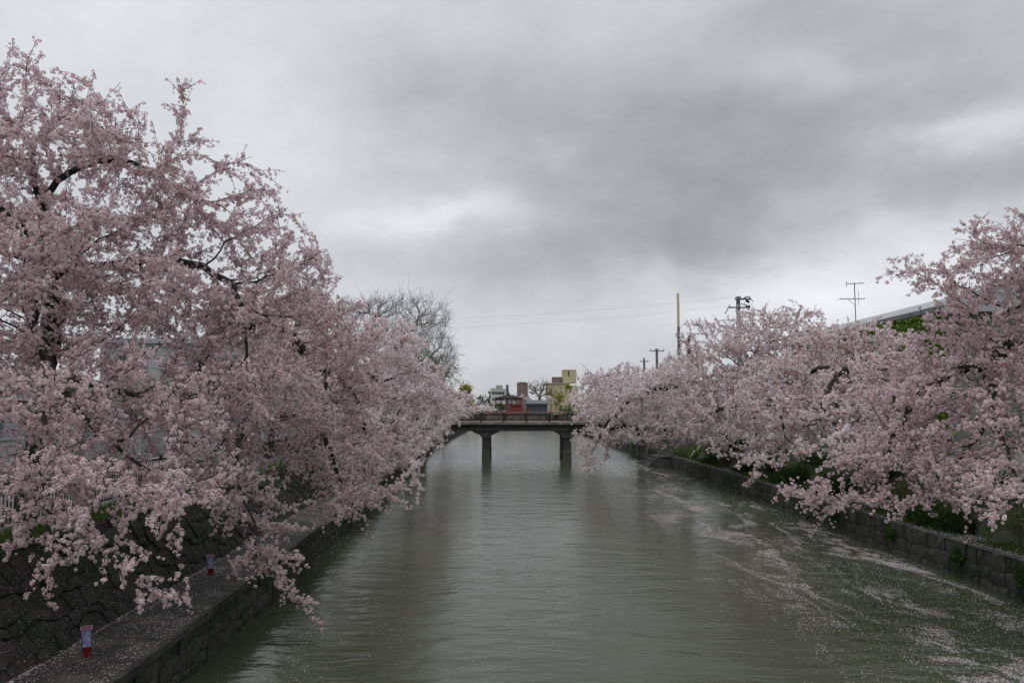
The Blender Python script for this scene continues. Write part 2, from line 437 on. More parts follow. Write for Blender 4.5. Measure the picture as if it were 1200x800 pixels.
def grow(base, lobes, trunk_top, rng, step=.32, infl=3.2, kill=.5, dens=5.0, droop=0.0, rbase=.28, maxit=110, jit=.22, limb_lobes=None, tip=.007, expo=2.35, arch=1.2):
    """space colonisation: lobes = list of (centre, radii, density factor); main limbs first, then branches growing into the lobes"""
    base = np.array(base, float); P = [base]; par = [-1]
    tt = np.array(trunk_top, float)
    mid = (base + tt) / 2 + rng.normal(0, .18, 3)
    n = max(3, int(np.linalg.norm(tt - base) / step))
    for q in bez(base, mid, tt, n + 1)[1:]: P.append(q); par.append(len(P) - 2)
    trunk_ids = list(range(len(P)))
    att = []
    for i, (c, r, dn) in enumerate(lobes):
        c = np.array(c); r = np.array(r)
        vol = 4 / 3 * math.pi * r.prod(); k = max(6, int(vol * dens * dn)); kk = int(k * 1.85)
        d = rng.normal(size=(kk, 3)); d /= np.linalg.norm(d, axis=1)[:, None]
        q = c + d * r * (rng.random((kk, 1)) ** (1 / 2.6))
        tilt = .22 * np.linalg.norm((q - base)[:, :2], axis=1)                    # branches lie in drooping tiers
        nz = fbm(np.stack([q[:, 0] * .3 + q[:, 1] * .22, (q[:, 2] + tilt) * .95 + q[:, 1] * .15], 1), 1, i, 2)
        q = q[np.argsort(-nz + rng.normal(0, .05, len(q)))][:k]
        att.append(q)
        if (limb_lobes is None and r.min() >= .68 and dn > .75) or (limb_lobes and i in limb_lobes):
            # limb from the trunk, or from an earlier limb, out to the lobe
            PA = np.array(P)
            lo = max(2, int(len(trunk_ids) * .45))
            dd = np.linalg.norm(PA - c, axis=1) + np.where(np.arange(len(PA)) < lo, 1e3, 0) + .12 * np.arange(len(PA)) * 0
            s0 = int(np.argmin(dd + .55 * np.linalg.norm(PA - tt, axis=1)))
            p0 = PA[s0]; L_ = np.linalg.norm(c - p0)
            if L_ > step * 2:
                ctl = p0 * .55 + c * .45 + np.array([0, 0, arch * L_ * .16]) + rng.normal(0, .07 * L_, 3)
                pr = s0
                mm = max(2, int(L_ / step))
                wob = np.cumsum(rng.normal(0, .045, (mm + 1, 3)), 0)
                for q in (bez(p0, ctl, c, mm + 1) + wob)[1:]: P.append(q); par.append(pr); pr = len(P) - 1
    A = np.vstack(att); P = np.array(P); par = list(par)
    near = np.full(len(A), 1e9); nid = np.zeros(len(A), int)

    def upd(s):
        for s1 in range(s, len(P), 400):
            d = np.linalg.norm(A[:, None] - P[None, s1:s1 + 400], axis=2); j = d.argmin(1); dm = d[np.arange(len(A)), j]
            u = dm < near; near[u] = dm[u]; nid[u] = j[u] + s1
    start = max(2, int(len(trunk_ids) * .5))
    upd(start)
    nch = np.zeros(200000, int)
    for it in range(maxit):
        alive = near > kill
        A = A[alive]; near = near[alive]; nid = nid[alive]
        act = near < infl if it < maxit - 1 else near < 1e9
        if len(A) == 0 or act.sum() == 0:
            infl *= 1.5
            if len(A) == 0 or infl > 12: break
            continue
        ids = np.unique(nid[act]); S = np.zeros((len(P), 3)); dv = A[act] - P[nid[act]]
        np.add.at(S, nid[act], dv / np.linalg.norm(dv, axis=1)[:, None])
        dr = S[ids] ; dr /= np.linalg.norm(dr, axis=1)[:, None] + 1e-9
        pd = P[ids] - P[np.maximum(np.array(par)[ids], 0)]; pd /= np.linalg.norm(pd, axis=1)[:, None] + 1e-6
        dr = dr + .35 * pd + rng.normal(0, jit, dr.shape); dr[:, 2] -= droop; dr /= np.linalg.norm(dr, axis=1)[:, None]
        ok = nch[ids] < 4; ids = ids[ok]; dr = dr[ok]
        if len(ids) == 0: break
        nch[ids] += 1
        s = len(P); P = np.vstack([P, P[ids] + dr * step]); par += list(ids); upd(s)
    sk = Skel(); sk.par = np.array(par); n = len(P)
    for _ in range(3):                                                            # ease the kinks out of the branches
        S = np.zeros_like(P); c = np.zeros(n); np.add.at(S, sk.par[1:], P[1:]); np.add.at(c, sk.par[1:], 1)
        on = c > 0; on[0] = False; av = (S[on] / c[on][:, None] + P[sk.par[on]]) / 2; P[on] = P[on] * .55 + av * .45
    sk.P = P
    r = np.zeros(n); acc = np.zeros(n)
    for i in range(n - 1, 0, -1):
        r[i] = (acc[i] if acc[i] > 0 else tip ** expo) ** (1 / expo); acc[sk.par[i]] += r[i] ** expo
    r[0] = acc[0] ** (1 / expo)
    k = rbase / r[0]
    # thick limbs scaled so that the trunk has its true girth, tips kept thin
    r = tip + (rbase - tip) * np.clip((r - tip) / (r[0] - tip), 0, 1) ** 1.16
    r[0] *= 1.25
    sk.r = r; sk.trunk_n = len(trunk_ids)
    return sk


def add_twigs(sk, rng, rmax=.02, per=1.2, lmin=.3, lmax=.8, droop=.15, seg=.13, long=.05, up=.12, wild=.65):
    """short twigs from thin branches; returns extra edges (a, b) and their radii"""
    idx = np.where(sk.r < rmax)[0]; idx = idx[idx > sk.trunk_n]
    if len(idx) < 4: idx = np.arange(1, len(sk.P))
    k = rng.poisson(per, len(idx)); k[-1] += 1; src = np.repeat(idx, k)
    d0 = sk.P[src] - sk.P[sk.par[src]]; d0 /= np.linalg.norm(d0, axis=1)[:, None] + 1e-9
    d = d0 * .7 + rng.normal(0, wild, d0.shape); d[:, 2] += up; d /= np.linalg.norm(d, axis=1)[:, None]
    ln = rng.uniform(lmin, lmax, len(src)); p = sk.P[src] + (sk.P[sk.par[src]] - sk.P[src]) * rng.random((len(src), 1))
    lg = rng.random(len(src)) < long; ln[lg] *= rng.uniform(1.7, 2.6, lg.sum()); d[lg] = d[lg] * .5 + d0[lg] * .9
    E0, E1 = [], []
    for j in range(int(lmax * 2.6 / seg)):
        on = ln > j * seg
        if not on.any(): break
        d = d + rng.normal(0, .12, d.shape); d[:, 2] -= droop * .35; d /= np.linalg.norm(d, axis=1)[:, None]
        q = p + d * seg
        E0.append(p[on]); E1.append(q[on]); p = q
    return np.vstack(E0), np.vstack(E1)


def tubes(P0, P1, R0, R1, D0, D1, n):
    w = 2 * math.pi * np.arange(n) / n; ref = np.array([.31, .93, .17]); ref /= np.linalg.norm(ref)

    def ring(P, R, D_):
        a = np.cross(D_, ref); a /= np.linalg.norm(a, axis=1)[:, None] + 1e-9; c = np.cross(D_, a)
        return P[:, None] + R[:, None, None] * (a[:, None] * np.cos(w)[None, :, None] + c[:, None] * np.sin(w)[None, :, None])
    V = np.concatenate([ring(P0, R0, D0), ring(P1, R1, D1)], 1).reshape(-1, 3)
    k = np.arange(n); f = np.stack([k, (k + 1) % n, n + (k + 1) % n, n + k], 1)
    return V, (f[None] + (np.arange(len(P0)) * 2 * n)[:, None, None]).reshape(-1, 4)


def branch_mesh(sk, sel, n, extra=None):
    """tubes for the edges ending in nodes 'sel'"""
    par = sk.par; P = sk.P; dirs = P - P[np.maximum(par, 0)]; dirs[0] = (0, 0, 1)
    ln = np.linalg.norm(dirs, axis=1); dirs = dirs / (ln[:, None] + 1e-9)
    main = np.full(len(P), -1); order = np.argsort(sk.r)
    for i in order:
        if i > 0: main[par[i]] = i
    nd = dirs.copy()
    has = main >= 0; nd[has] = dirs[has] + dirs[main[has]]; nd /= np.linalg.norm(nd, axis=1)[:, None] + 1e-9
    ism = main[par[sel]] == sel
    R0 = np.where(ism, sk.r[par[sel]], np.minimum(sk.r[par[sel]], sk.r[sel] * 1.15)); D0 = np.where(ism[:, None], nd[par[sel]], dirs[sel])
    return tubes(P[par[sel]], P[sel], R0, sk.r[sel], D0, nd[sel], n)


def ftemplates(rng, K, nfl, frad, crad, sides, cup=.35, centre=(.58, .33, .37), rim=(.89, .81, .822), vary=.07, flat=1.0):
    """blossom pompoms: flowers as shallow cups round a small sphere"""
    out = []
    for _ in range(K):
        d = rng.normal(size=(nfl, 3)); d /= np.linalg.norm(d, axis=1)[:, None]
        for _i in range(6):                       # push apart
            df = d[:, None] - d[None]; q = (df ** 2).sum(2) + np.eye(nfl) * 9; d = d + .10 * (df / q[..., None]).sum(1) / nfl * 4; d /= np.linalg.norm(d, axis=1)[:, None]
        V, F, C = [], [], []
        for f in range(nfl):
            a = np.cross(d[f], rng.normal(size=3)); a /= np.linalg.norm(a); c = np.cross(d[f], a)
            p = d[f] * crad * rng.uniform(.75, 1.15) * np.array([1, 1, flat]); fr = frad * rng.uniform(.85, 1.15); nn = d[f] + rng.normal(0, .3, 3); nn /= np.linalg.norm(nn)
            a = np.cross(nn, rng.normal(size=3)); a /= np.linalg.norm(a); c = np.cross(nn, a)
            o = len(V); s = rng.uniform(1 - vary, 1 + vary)
            if sides > 4:
                V.append(p - nn * fr * cup); C.append(np.array(centre))
                for k in range(sides):
                    w = 2 * math.pi * k / sides; V.append(p + fr * (a * math.cos(w) + c * math.sin(w))); C.append(np.array(rim) * s)
                for k in range(sides): F.append((o, o + 1 + k, o + 1 + (k + 1) % sides))
            else:
                V.append(p - nn * fr * cup * .6); C.append(np.array(rim) * s * .55 + np.array(centre) * .45)
                for k in range(3):
                    w = 2 * math.pi * k / 3 ; V.append(p + 1.15 * fr * (a * math.cos(w) + c * math.sin(w))); C.append(np.array(rim) * s)
                F += [(o, o + 1, o + 2), (o, o + 2, o + 3), (o, o + 3, o + 1)]
        out.append((np.array(V), np.array(F), np.array(C)))
    return out


def ltemplates(rng, K, nl, size, rad, c0, c1):
    """tufts of small leaves"""
    out = []
    for _ in range(K):
        V, F, C = [], [], []
        for f in range(nl):
            p = rng.normal(0, rad, 3); a = rng.normal(size=3); a /= np.linalg.norm(a); c = np.cross(a, rng.normal(size=3)); c /= np.linalg.norm(c)
            s = size * rng.uniform(.7, 1.3); q = np.array(c0) + (np.array(c1) - np.array(c0)) * rng.random()
            o = len(V); V += [p - a * s, p + c * s * .45, p + a * s, p - c * s * .45]; C += [q] * 4; F += [(o, o + 1, o + 2), (o, o + 2, o + 3)]
        out.append((np.array(V), np.array(F), np.array(C)))
    return out


def scatter(pts, scl, tmpl, rng, tint=None):
    """place templates at points with random rotations; arrays of one big mesh"""
    n = len(pts); q = rng.normal(size=(n, 4)); q /= np.linalg.norm(q, axis=1)[:, None]
    w, x, y, z = q.T
    R = np.stack([1 - 2 * (y * y + z * z), 2 * (x * y - z * w), 2 * (x * z + y * w), 2 * (x * y + z * w), 1 - 2 * (x * x + z * z), 2 * (y * z - x * w),
                  2 * (x * z - y * w), 2 * (y * z + x * w), 1 - 2 * (x * x + y * y)], 1).reshape(n, 3, 3)
    which = rng.integers(0, len(tmpl), n); V, F, C = [], [], []; o = 0
    for k, (tv, tf, tcx) in enumerate(tmpl):
        i = np.where(which == k)[0]
        if not len(i): continue
        v = np.einsum('nij,mj->nmi', R[i] * scl[i][:, None, None], tv) + pts[i][:, None]
        c = np.repeat(tcx[None], len(i), 0)
        if tint is not None: c = np.clip(c * tint[i][:, None], 0, .92)
        V.append(v.reshape(-1, 3)); C.append(c.reshape(-1, 3)); F.append((tf[None] + (o + np.arange(len(i)) * len(tv))[:, None, None]).reshape(-1, 3)); o += len(i) * len(tv)
    return np.vstack(V), np.vstack(F), np.vstack(C)


TR = np.random.default_rng(5)
T_NEAR = ftemplates(TR, 10, 10, .023, .044, 5, .40)
T_MID = ftemplates(TR, 8, 8, .034, .056, 3, .4, centre=(.64, .45, .48))
T_FAR = ftemplates(TR, 8, 6, .052, .075, 3, .35, centre=(.68, .52, .55), vary=.1)


def along(E0, E1, spacing, jitter, rng):
    """points spread along edges"""
    ln = np.linalg.norm(E1 - E0, axis=1); k = rng.poisson(ln / spacing); i = np.repeat(np.arange(len(E0)), k)
    return E0[i] + (E1[i] - E0[i]) * rng.random((len(i), 1)) + rng.normal(0, jitter, (len(i), 3))


STATS = []


def cherry(base, lobes_px, label, rng_seed, trunk_top, tmpl, spacing, scale=1.0, rbase=.28, per=1.3, dens=5.0, droop=.08, group='cherry trees in blossom along the canal',
           tint=(.985, .97, .975), step=.32, kill=.5, bloom_r=.018, jitter=.036, tl=(.2, .6), arch=1.2, bronze=0.0, limb_lobes=None):
    rng = np.random.default_rng(rng_seed)
    lobes = []
    for lb in lobes_px:
        px, py, Y, rx, ry, rd = lb[:6]; dn = lb[6] if len(lb) > 6 else 1.0
        lobes.append((at(px, py, Y), (rx * Y / 933 * 1.06, rd, ry * Y / 933 * 1.06), dn))
    sk = grow(base, lobes, trunk_top, rng, rbase=rbase, dens=dens, droop=droop, step=step, kill=kill, arch=arch, limb_lobes=limb_lobes)
    t = thing('cherry_tree', base, label, 'tree', group)
    ids = np.arange(1, len(sk.P)); thick = ids[(sk.r[ids] > .05)]; thin = ids[(sk.r[ids] <= .05)]
    V, F = branch_mesh(sk, thick, 8); npmesh('trunk', V, F, M['bark'], parent=t, off=base)
    for p in t.children[-1].data.polygons: p.use_smooth = True
    V, F = branch_mesh(sk, thin, 4)
    E0, E1 = add_twigs(sk, rng, per=per, lmin=tl[0], lmax=tl[1])
    d = E1 - E0; d /= np.linalg.norm(d, axis=1)[:, None]; r = np.full(len(E0), .0065)
    V2, F2 = tubes(E0, E1, r, r * .9, d, d, 3)
    F4 = np.vstack([F, F2 + len(V)]); npmesh('branches', np.vstack([V, V2]), F4, M['bark'], parent=t, off=base)
    bl = ids[sk.r[ids] < bloom_r]; bl = bl[bl > sk.trunk_n]
    pts = np.vstack([along(sk.P[sk.par[bl]], sk.P[bl], spacing * 1.25, jitter, rng), along(E0, E1, spacing, jitter, rng)])
    pts[:, 2] -= .03
    scl = rng.uniform(.55, 1.25, len(pts)) * scale
    tn = np.array(tint)[None] * (1 + rng.normal(0, .09, (len(pts), 1)))
    tn = tn * (.80 + .40 * fbm(pts[:, [0, 2]] + pts[:, [1, 1]] * .6, .9, 5, 3))[:, None]          # flowers of different age
    bud = rng.random(len(pts)) < .06; tn[bud] = tn[bud] * np.array([1.0, .80, .84]); scl[bud] *= .7
    if bronze:
        u = rng.random(len(pts)) < bronze * 2 * fbm(pts[:, [0, 2]], .35, 3, 2) ; tn[u] = np.array([.55, .34, .22])
    V, F, C = scatter(pts, scl, tmpl, rng, tn)
    npmesh('crown', V, F, M['blossom'], C, t, base)
    STATS.append((label[:40], len(sk.P), len(E0), len(pts), len(F)))
    return t


def leafy(name, base, lobes, label, cat, seed, trunk_top, leaves=None, spacing=.15, rbase=.15, per=1.5, dens=5., group=None, bark='bark_grey', step=.3, kill=.45,
          tl=(.3, .7), twig_r=.004, droop=0., crown='crown', tip=.006, arch=.6, infl=2.6, tipr=.03, up=.12, wild=.65, jit=.25):
    """any other tree: bare when leaves is None; lobes in metres (centre, radii)"""
    rng = np.random.default_rng(seed)
    sk = grow(base, [(c, r, 1.) for c, r in lobes], trunk_top, rng, rbase=rbase, dens=dens, droop=droop, step=step, kill=kill, tip=tip, arch=arch, infl=infl, jit=jit)
    t = thing(name, base, label, cat, group); ids = np.arange(1, len(sk.P))
    V, F = branch_mesh(sk, ids[sk.r[ids] > .04], 7)
    if len(F): npmesh('trunk', V, F, M[bark], parent=t, off=base)
    thin = ids[sk.r[ids] <= .04]
    V, F = branch_mesh(sk, thin, 3) if len(thin) else (np.zeros((0, 3)), np.zeros((0, 4), int))
    E0, E1 = add_twigs(sk, rng, per=per, lmin=tl[0], lmax=tl[1], droop=droop, rmax=tipr, up=up, wild=wild)
    d = E1 - E0; d /= np.linalg.norm(d, axis=1)[:, None]; r = np.full(len(E0), twig_r); V2, F2 = tubes(E0, E1, r, r * .85, d, d, 3)
    npmesh('branches', np.vstack([V, V2]), np.vstack([F, F2 + len(V)]), M[bark], parent=t, off=base)
    if leaves is not None:
        pts = along(E0, E1, spacing, .05, rng); V, F, C = scatter(pts, rng.uniform(.7, 1.3, len(pts)), leaves, rng, 1 + rng.normal(0, .12, (len(pts), 1)) * np.ones((1, 3)))
        npmesh(crown, V, F, M['leaf'], C, t, base)
    STATS.append((label[:40], len(sk.P), len(E0), 0, 0))
    return t


def bush(name, c, r, label, cat, seed, tm, n, group=None):
    """a low leafy shrub: stems and leaf tufts in an uneven dome"""
    rng = np.random.default_rng(seed); c = np.array(c, float); t = thing(name, c, label, cat, group)
    d = rng.normal(size=(n, 3)); d[:, 2] = np.abs(d[:, 2]); d /= np.linalg.norm(d, axis=1)[:, None]
    k = .55 + .6 * fbm(d[:, :2] * 2 + seed, 1.3, seed, 3)
    pts = c + d * np.array(r) * (k * rng.random(n) ** .35)[:, None]
    s = MB()
    for i in range(9):
        q = pts[rng.integers(n)]; s.tube([c + (q - c) * .02, c + (q - c) * .5 + rng.normal(0, .05, 3), q], [.014, .01, .005], 4)
    s.build('stems', M['bark'], t, c)
    V, F, C = scatter(pts, rng.uniform(.7, 1.3, n), tm, rng, 1 + rng.normal(0, .18, (n, 1)) * np.ones((1, 3))); npmesh('foliage', V, F, M['leaf'], C, t, c)
    return t


# ------------------------------------------------------------------ cherry trees, left bank
ZB = ZS - .05
cherry((-11.2, 18.5, ZB), [
    (50, 150, 17, 85, 70, 2.4), (42, 70, 17, 22, 26, .8, .8), (-70, 230, 17, 110, 120, 2.5), (140, 190, 17.5, 75, 60, 2.2), (215, 225, 18.5, 75, 45, 2.2), (212, 120, 18.5, 22, 32, .5, .7),
    (275, 205, 19, 35, 18, .7, .9), (300, 265, 19.5, 60, 30, 1.8), (322, 258, 19.5, 32, 20, 1.2), (40, 380, 17, 120, 60, 2.6), (10, 290, 18, 90, 60, 2.4), (150, 260, 18, 90, 45, 2.2), (365, 312, 20, 45, 18, 1.0), (385, 309, 20.5, 30, 11, .8), (345, 285, 20, 35, 20, 1.2), (305, 225, 19.5, 30, 20, 1.1), (265, 185, 19, 35, 16, .9), (95, 320, 17, 150, 85, 3.0), (260, 345, 18.5, 110, 65, 2.6),
    (60, 460, 15.5, 130, 80, 2.4), (50, 540, 14.5, 120, 50, 1.8), (200, 555, 15.5, 90, 40, 1.6), (110, 610, 13.8, 70, 35, 1.1), (190, 470, 16.5, 110, 75, 2.4), (50, 585, 13.8, 80, 45, 1.4, .9), (35, 665, 13, 45, 28, .9, .8), (15, 600, 13.8, 50, 36, 1.1), (90, 555, 14.5, 80, 36, 1.4), (215, 560, 16, 60, 30, 1.2), (150, 575, 14, 80, 40, 1.4, .9),
    (190, 640, 14, 45, 40, .9, .8), (115, 640, 13.5, 45, 40, .9, .8), (175, 700, 13.5, 25, 22, .5, .7), (300, 420, 18.5, 90, 60, 2.4)],
    'largest cherry tree nearest on the left bank, blossom reaching the top left of the photo', 21, at(62, 330, 18.0), T_NEAR, 0.05, rbase=0.23, dens=11, kill=0.36, per=2.2, step=0.28, scale=0.78)
cherry((-11.4, 27.5, ZB), [
    (340, 390, 25, 95, 55, 3), (345, 352, 26, 70, 22, 2), (300, 490, 23, 90, 65, 2.6), (385, 440, 26, 70, 55, 2.8), (385, 520, 25, 60, 55, 2.2), (290, 580, 20, 50, 35, 1.4, .9), (305, 650, 18.5, 42, 34, 1.0, 1.2), (310, 605, 19.5, 42, 26, 1.2), (408, 590, 25, 38, 24, 1.2), (445, 572, 29, 34, 20, 1.2), (340, 695, 18, 18, 18, .5, .7),
    (400, 580, 24, 40, 32, 1.4, .9), (430, 500, 28, 50, 45, 2.2), (435, 555, 27, 40, 28, 1.3, .9), (250, 520, 22, 60, 60, 2.2), (395, 385, 27, 50, 22, 1.6)],
    'second cherry tree on the left bank, drooping branch tips hanging low over the ledge', 22, at(233, 425, 27), T_NEAR, 0.05, rbase=0.22, dens=10, kill=0.38, per=2.2, step=0.28, scale=0.8)
cherry((-12.40, 40, ZB), [
    (420, 405, 39, 75, 42, 3), (455, 455, 40, 60, 45, 3), (430, 500, 37, 55, 40, 2.6), (470, 510, 38, 38, 40, 2), (480, 545, 36, 22, 25, 1.2, .9), (375, 450, 38, 60, 50, 3)],
    'third cherry tree along the left bank, in front of the bare grey tree', 23, at(345, 440, 39.5), T_MID, 0.06, scale=0.92, rbase=.25, dens=6.5, kill=0.42, per=2.3)
cherry((-12.70, 53, ZB), [
    (470, 445, 53, 55, 28, 3), (490, 480, 53, 42, 30, 3), (495, 515, 51, 28, 20, 2), (440, 460, 52, 50, 35, 3), (515, 470, 55, 25, 20, 1.6)],
    'fourth cherry tree along the left bank, beside the bare grey tree', 24, at(410, 450, 53), T_MID, 0.065, rbase=.24, dens=5, kill=0.45, per=2.6, step=.4, bloom_r=.022, scale=1.0)
cherry((-13.12, 67, ZB), [(500, 460, 67, 36, 18, 3), (515, 480, 67, 28, 20, 2.6), (510, 505, 65, 20, 12, 2), (480, 475, 66, 35, 24, 3), (535, 472, 69, 16, 9, 1.4)],
    'fifth cherry tree on the left bank, just short of the bridge', 25, at(450, 462, 67), T_MID, 0.065, rbase=.22, dens=5, kill=0.45, per=2.6, step=.42, bloom_r=.022, scale=1.0)
cherry((-13.74, 81, ZB), [(515, 463, 80, 26, 13, 2.6), (535, 478, 80, 22, 11, 2.4), (500, 478, 79, 26, 18, 2.6), (545, 465, 80, 15, 6, 1.6), (525, 492, 79, 18, 9, 2)],
    'leftmost cherry tree beside the left end of the bridge', 26, at(470, 465, 81), T_FAR, 0.075, rbase=.2, dens=5, kill=0.45, per=2.6, step=.42, bloom_r=.022, scale=0.85)

# right bank
cherry((18.2, 22, ZB), [
    (1095, 312, 19.5, 58, 18, 1.5), (1140, 292, 19.5, 30, 32, 1.0), (1190, 280, 19, 45, 28, 1.5), (1240, 300, 19, 60, 60, 2.2), (1190, 360, 20, 80, 45, 2.4), (1140, 372, 20.5, 50, 24, 1.8), (1125, 395, 21, 50, 26, 1.8), (1175, 405, 20.5, 60, 30, 2), (1190, 325, 19.5, 45, 28, 1.6), (1150, 435, 21, 75, 40, 2.6),
    (1070, 480, 21.5, 75, 42, 2.4), (1160, 495, 19.5, 95, 50, 2.4), (1035, 545, 21.5, 60, 32, 1.8), (970, 580, 22, 60, 19, 1.1), (930, 584, 22.5, 28, 9, .7), (1060, 578, 20.5, 60, 22, 1.4), (1010, 580, 21.5, 45, 20, 1.2), (1185, 560, 18, 60, 36, 1.6),
    (1150, 605, 17, 38, 24, .9, .9), (1120, 545, 20, 50, 30, 1.6), (1080, 525, 21, 70, 32, 1.8), (1160, 555, 18.5, 70, 30, 1.6), (1240, 430, 19, 80, 70, 2.4), (1045, 440, 22, 45, 22, 1.8)],
    'nearest cherry tree on the right bank, its branches sweeping in from the right edge', 31, at(1235, 400, 21.5), T_NEAR, 0.05, rbase=0.22, dens=11, kill=0.36, per=2.2, step=0.28, scale=0.8)
cherry((17.8, 38, ZB), [
    (1000, 425, 36, 85, 40, 3), (985, 392, 38, 60, 18, 2.2), (1050, 428, 37, 60, 20, 2.6), (945, 440, 37, 65, 42, 3), (960, 490, 34, 80, 32, 2.6), (1030, 480, 33, 60, 35, 2.4), (905, 470, 36, 50, 38, 2.4), (990, 402, 38, 40, 16, 2), (925, 515, 35, 45, 20, 1.8), (985, 515, 31, 60, 22, 1.8)],
    'cherry tree on the right bank in front of the ivy covered building', 32, at(1010, 450, 37.5), T_MID, 0.06, scale=0.92, rbase=.27, dens=6.5, kill=0.42, per=2.3, bronze=.10)
cherry((17.6, 55, ZB), [
    (905, 400, 55, 65, 30, 3.4), (925, 372, 56, 42, 16, 2.4, .55), (870, 375, 56, 40, 20, 2.4, .6), (870, 430, 54, 75, 40, 4), (825, 445, 54, 55, 42, 3.6), (860, 480, 52, 70, 35, 3.4), (930, 440, 54, 55, 40, 3.4), (835, 400, 55, 40, 26, 2.6, .7), (890, 515, 50, 30, 18, 1.8), (850, 520, 50, 45, 24, 1.6, .7), (885, 545, 47, 32, 18, 1.1, .8), (822, 495, 52, 36, 18, 2)],
    'tall cherry tree with dark forked trunk and lacy thin top on the right bank', 33, at(866, 455, 55), T_MID, 0.068, scale=0.95, rbase=.30, dens=5, kill=0.45, per=2.3, step=.38, bloom_r=0.03, bronze=.05)
cherry((16.6, 62, ZB - .3), [
    (785, 452, 62, 45, 26, 3.4), (750, 465, 62, 50, 34, 3.4), (800, 480, 60, 50, 32, 3), (720, 490, 61, 36, 30, 2.6), (700, 525, 60, 26, 20, 1.8), (738, 508, 60, 34, 12, 2), (690, 540, 59, 18, 12, 1.2), (690, 500, 61, 22, 22, 1.8), (712, 468, 63, 30, 20, 2.6), (770, 505, 60, 38, 16, 2)],
    'cherry tree leaning far out over the water, hiding the right half of the bridge', 34, at(835, 480, 62), T_MID, 0.068, rbase=.28, dens=5, kill=0.45, per=2.3, step=.4, bloom_r=0.03, scale=0.95)
cherry((17.5, 80, ZB), [(795, 425, 80, 26, 12, 3), (770, 448, 80, 42, 18, 3), (728, 450, 80, 34, 14, 3, .6), (705, 458, 79, 26, 18, 2.6), (750, 460, 79, 40, 24, 3)],
    'cherry tree beside the right end of the bridge, behind the leaning one', 35, at(790, 455, 80), T_FAR, 0.075, rbase=.24, dens=5, kill=0.45, per=2.6, step=.42, bloom_r=.022, scale=0.85)
cherry((17.5, 104, ZB), [(715, 440, 104, 28, 16, 3), (695, 452, 104, 22, 18, 3), (740, 440, 104, 28, 18, 3)],
    'small pale cherry tree beyond the bridge on the right', 36, at(752, 462, 104), T_FAR, 0.1, scale=1.2, rbase=.22, dens=3.5, kill=0.55, per=2.4, step=.5, bloom_r=.03)

# ------------------------------------------------------------------ other trees
L_SPR = ltemplates(TR, 6, 7, .07, .08, (.10, .15, .03), (.19, .25, .05))
L_OLV = ltemplates(TR, 6, 5, .05, .08, (.07, .085, .035), (.12, .13, .06))
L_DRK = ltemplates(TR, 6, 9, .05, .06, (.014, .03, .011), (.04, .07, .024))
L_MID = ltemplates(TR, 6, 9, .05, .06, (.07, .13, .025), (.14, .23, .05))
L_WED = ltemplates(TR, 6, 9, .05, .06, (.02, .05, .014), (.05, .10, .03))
L_YEL = ltemplates(TR, 6, 8, .16, .18, (.20, .21, .04), (.32, .31, .07))
L_GRN = ltemplates(TR, 6, 8, .16, .18, (.05, .09, .03), (.10, .15, .05))
L_PNK = ftemplates(TR, 6, 7, .16, .2, 3, .3, centre=(.6, .38, .42), vary=.1)


def lob(px, py, Y, rx, ry, rd): return (at(px, py, Y), (rx * Y / 933, rd, ry * Y / 933))


leafy('bare_tree', (at(482, 478, 100)[0], 100, ZS), [lob(440, 365, 99, 42, 26, 4.5), (lob(490, 375, 100, 40, 30, 4.5)), lob(460, 400, 98, 50, 34, 4.5), lob(510, 415, 101, 30, 30, 4), lob(480, 440, 100, 40, 25, 4), lob(405, 365, 99, 14, 14, 2.5)],
      'large bare grey tree rising behind the left cherry trees', 'tree', 41, at(480, 440, 100), None, rbase=.5, per=3.0, dens=3.4, step=.5, kill=.6, tl=(.7, 1.7), twig_r=.013, tip=.015, infl=4, tipr=.08, up=.45, wild=.38, jit=.15)
leafy('budding_tree', (at(515, 478, 93)[0], 93, ZS), [lob(505, 430, 93, 25, 20, 3), lob(525, 437, 93, 18, 16, 2.5), lob(500, 452, 93, 22, 16, 3)],
      'smaller tree with olive green buds, right of the bare grey tree', 'tree', 42, at(512, 455, 93), L_OLV, spacing=.35, rbase=.25, per=4, dens=3, step=.5, kill=.8, tl=(.6, 1.4), twig_r=.016, tip=.02, infl=5, tipr=.2)
leafy('young_leaf_tree', (at(545, 480, 92)[0] , 92, ZS), [lob(545, 456, 92, 9, 6, 1.6), lob(549, 469, 92, 8, 5, 1.4)],
      'yellow green tree just leafing out by the left end of the bridge', 'tree', 43, at(546, 468, 92), L_YEL, spacing=.25, rbase=.15, per=2, dens=3, tl=(.4, .9), twig_r=.01)
leafy('dead_tree', (18.2, 84, ZS), [lob(806, 398, 84, 10, 10, 1.2), lob(812, 392, 84, 5, 8, .8)],
      'leafless black tree top with forked limbs, beside the tall two tone pole', 'tree', 44, at(808, 412, 84), None, rbase=.22, per=0.25, dens=.7, step=.5, kill=.8, tl=(.3, .7), twig_r=.03, tip=.07, bark='bark', tipr=.2)

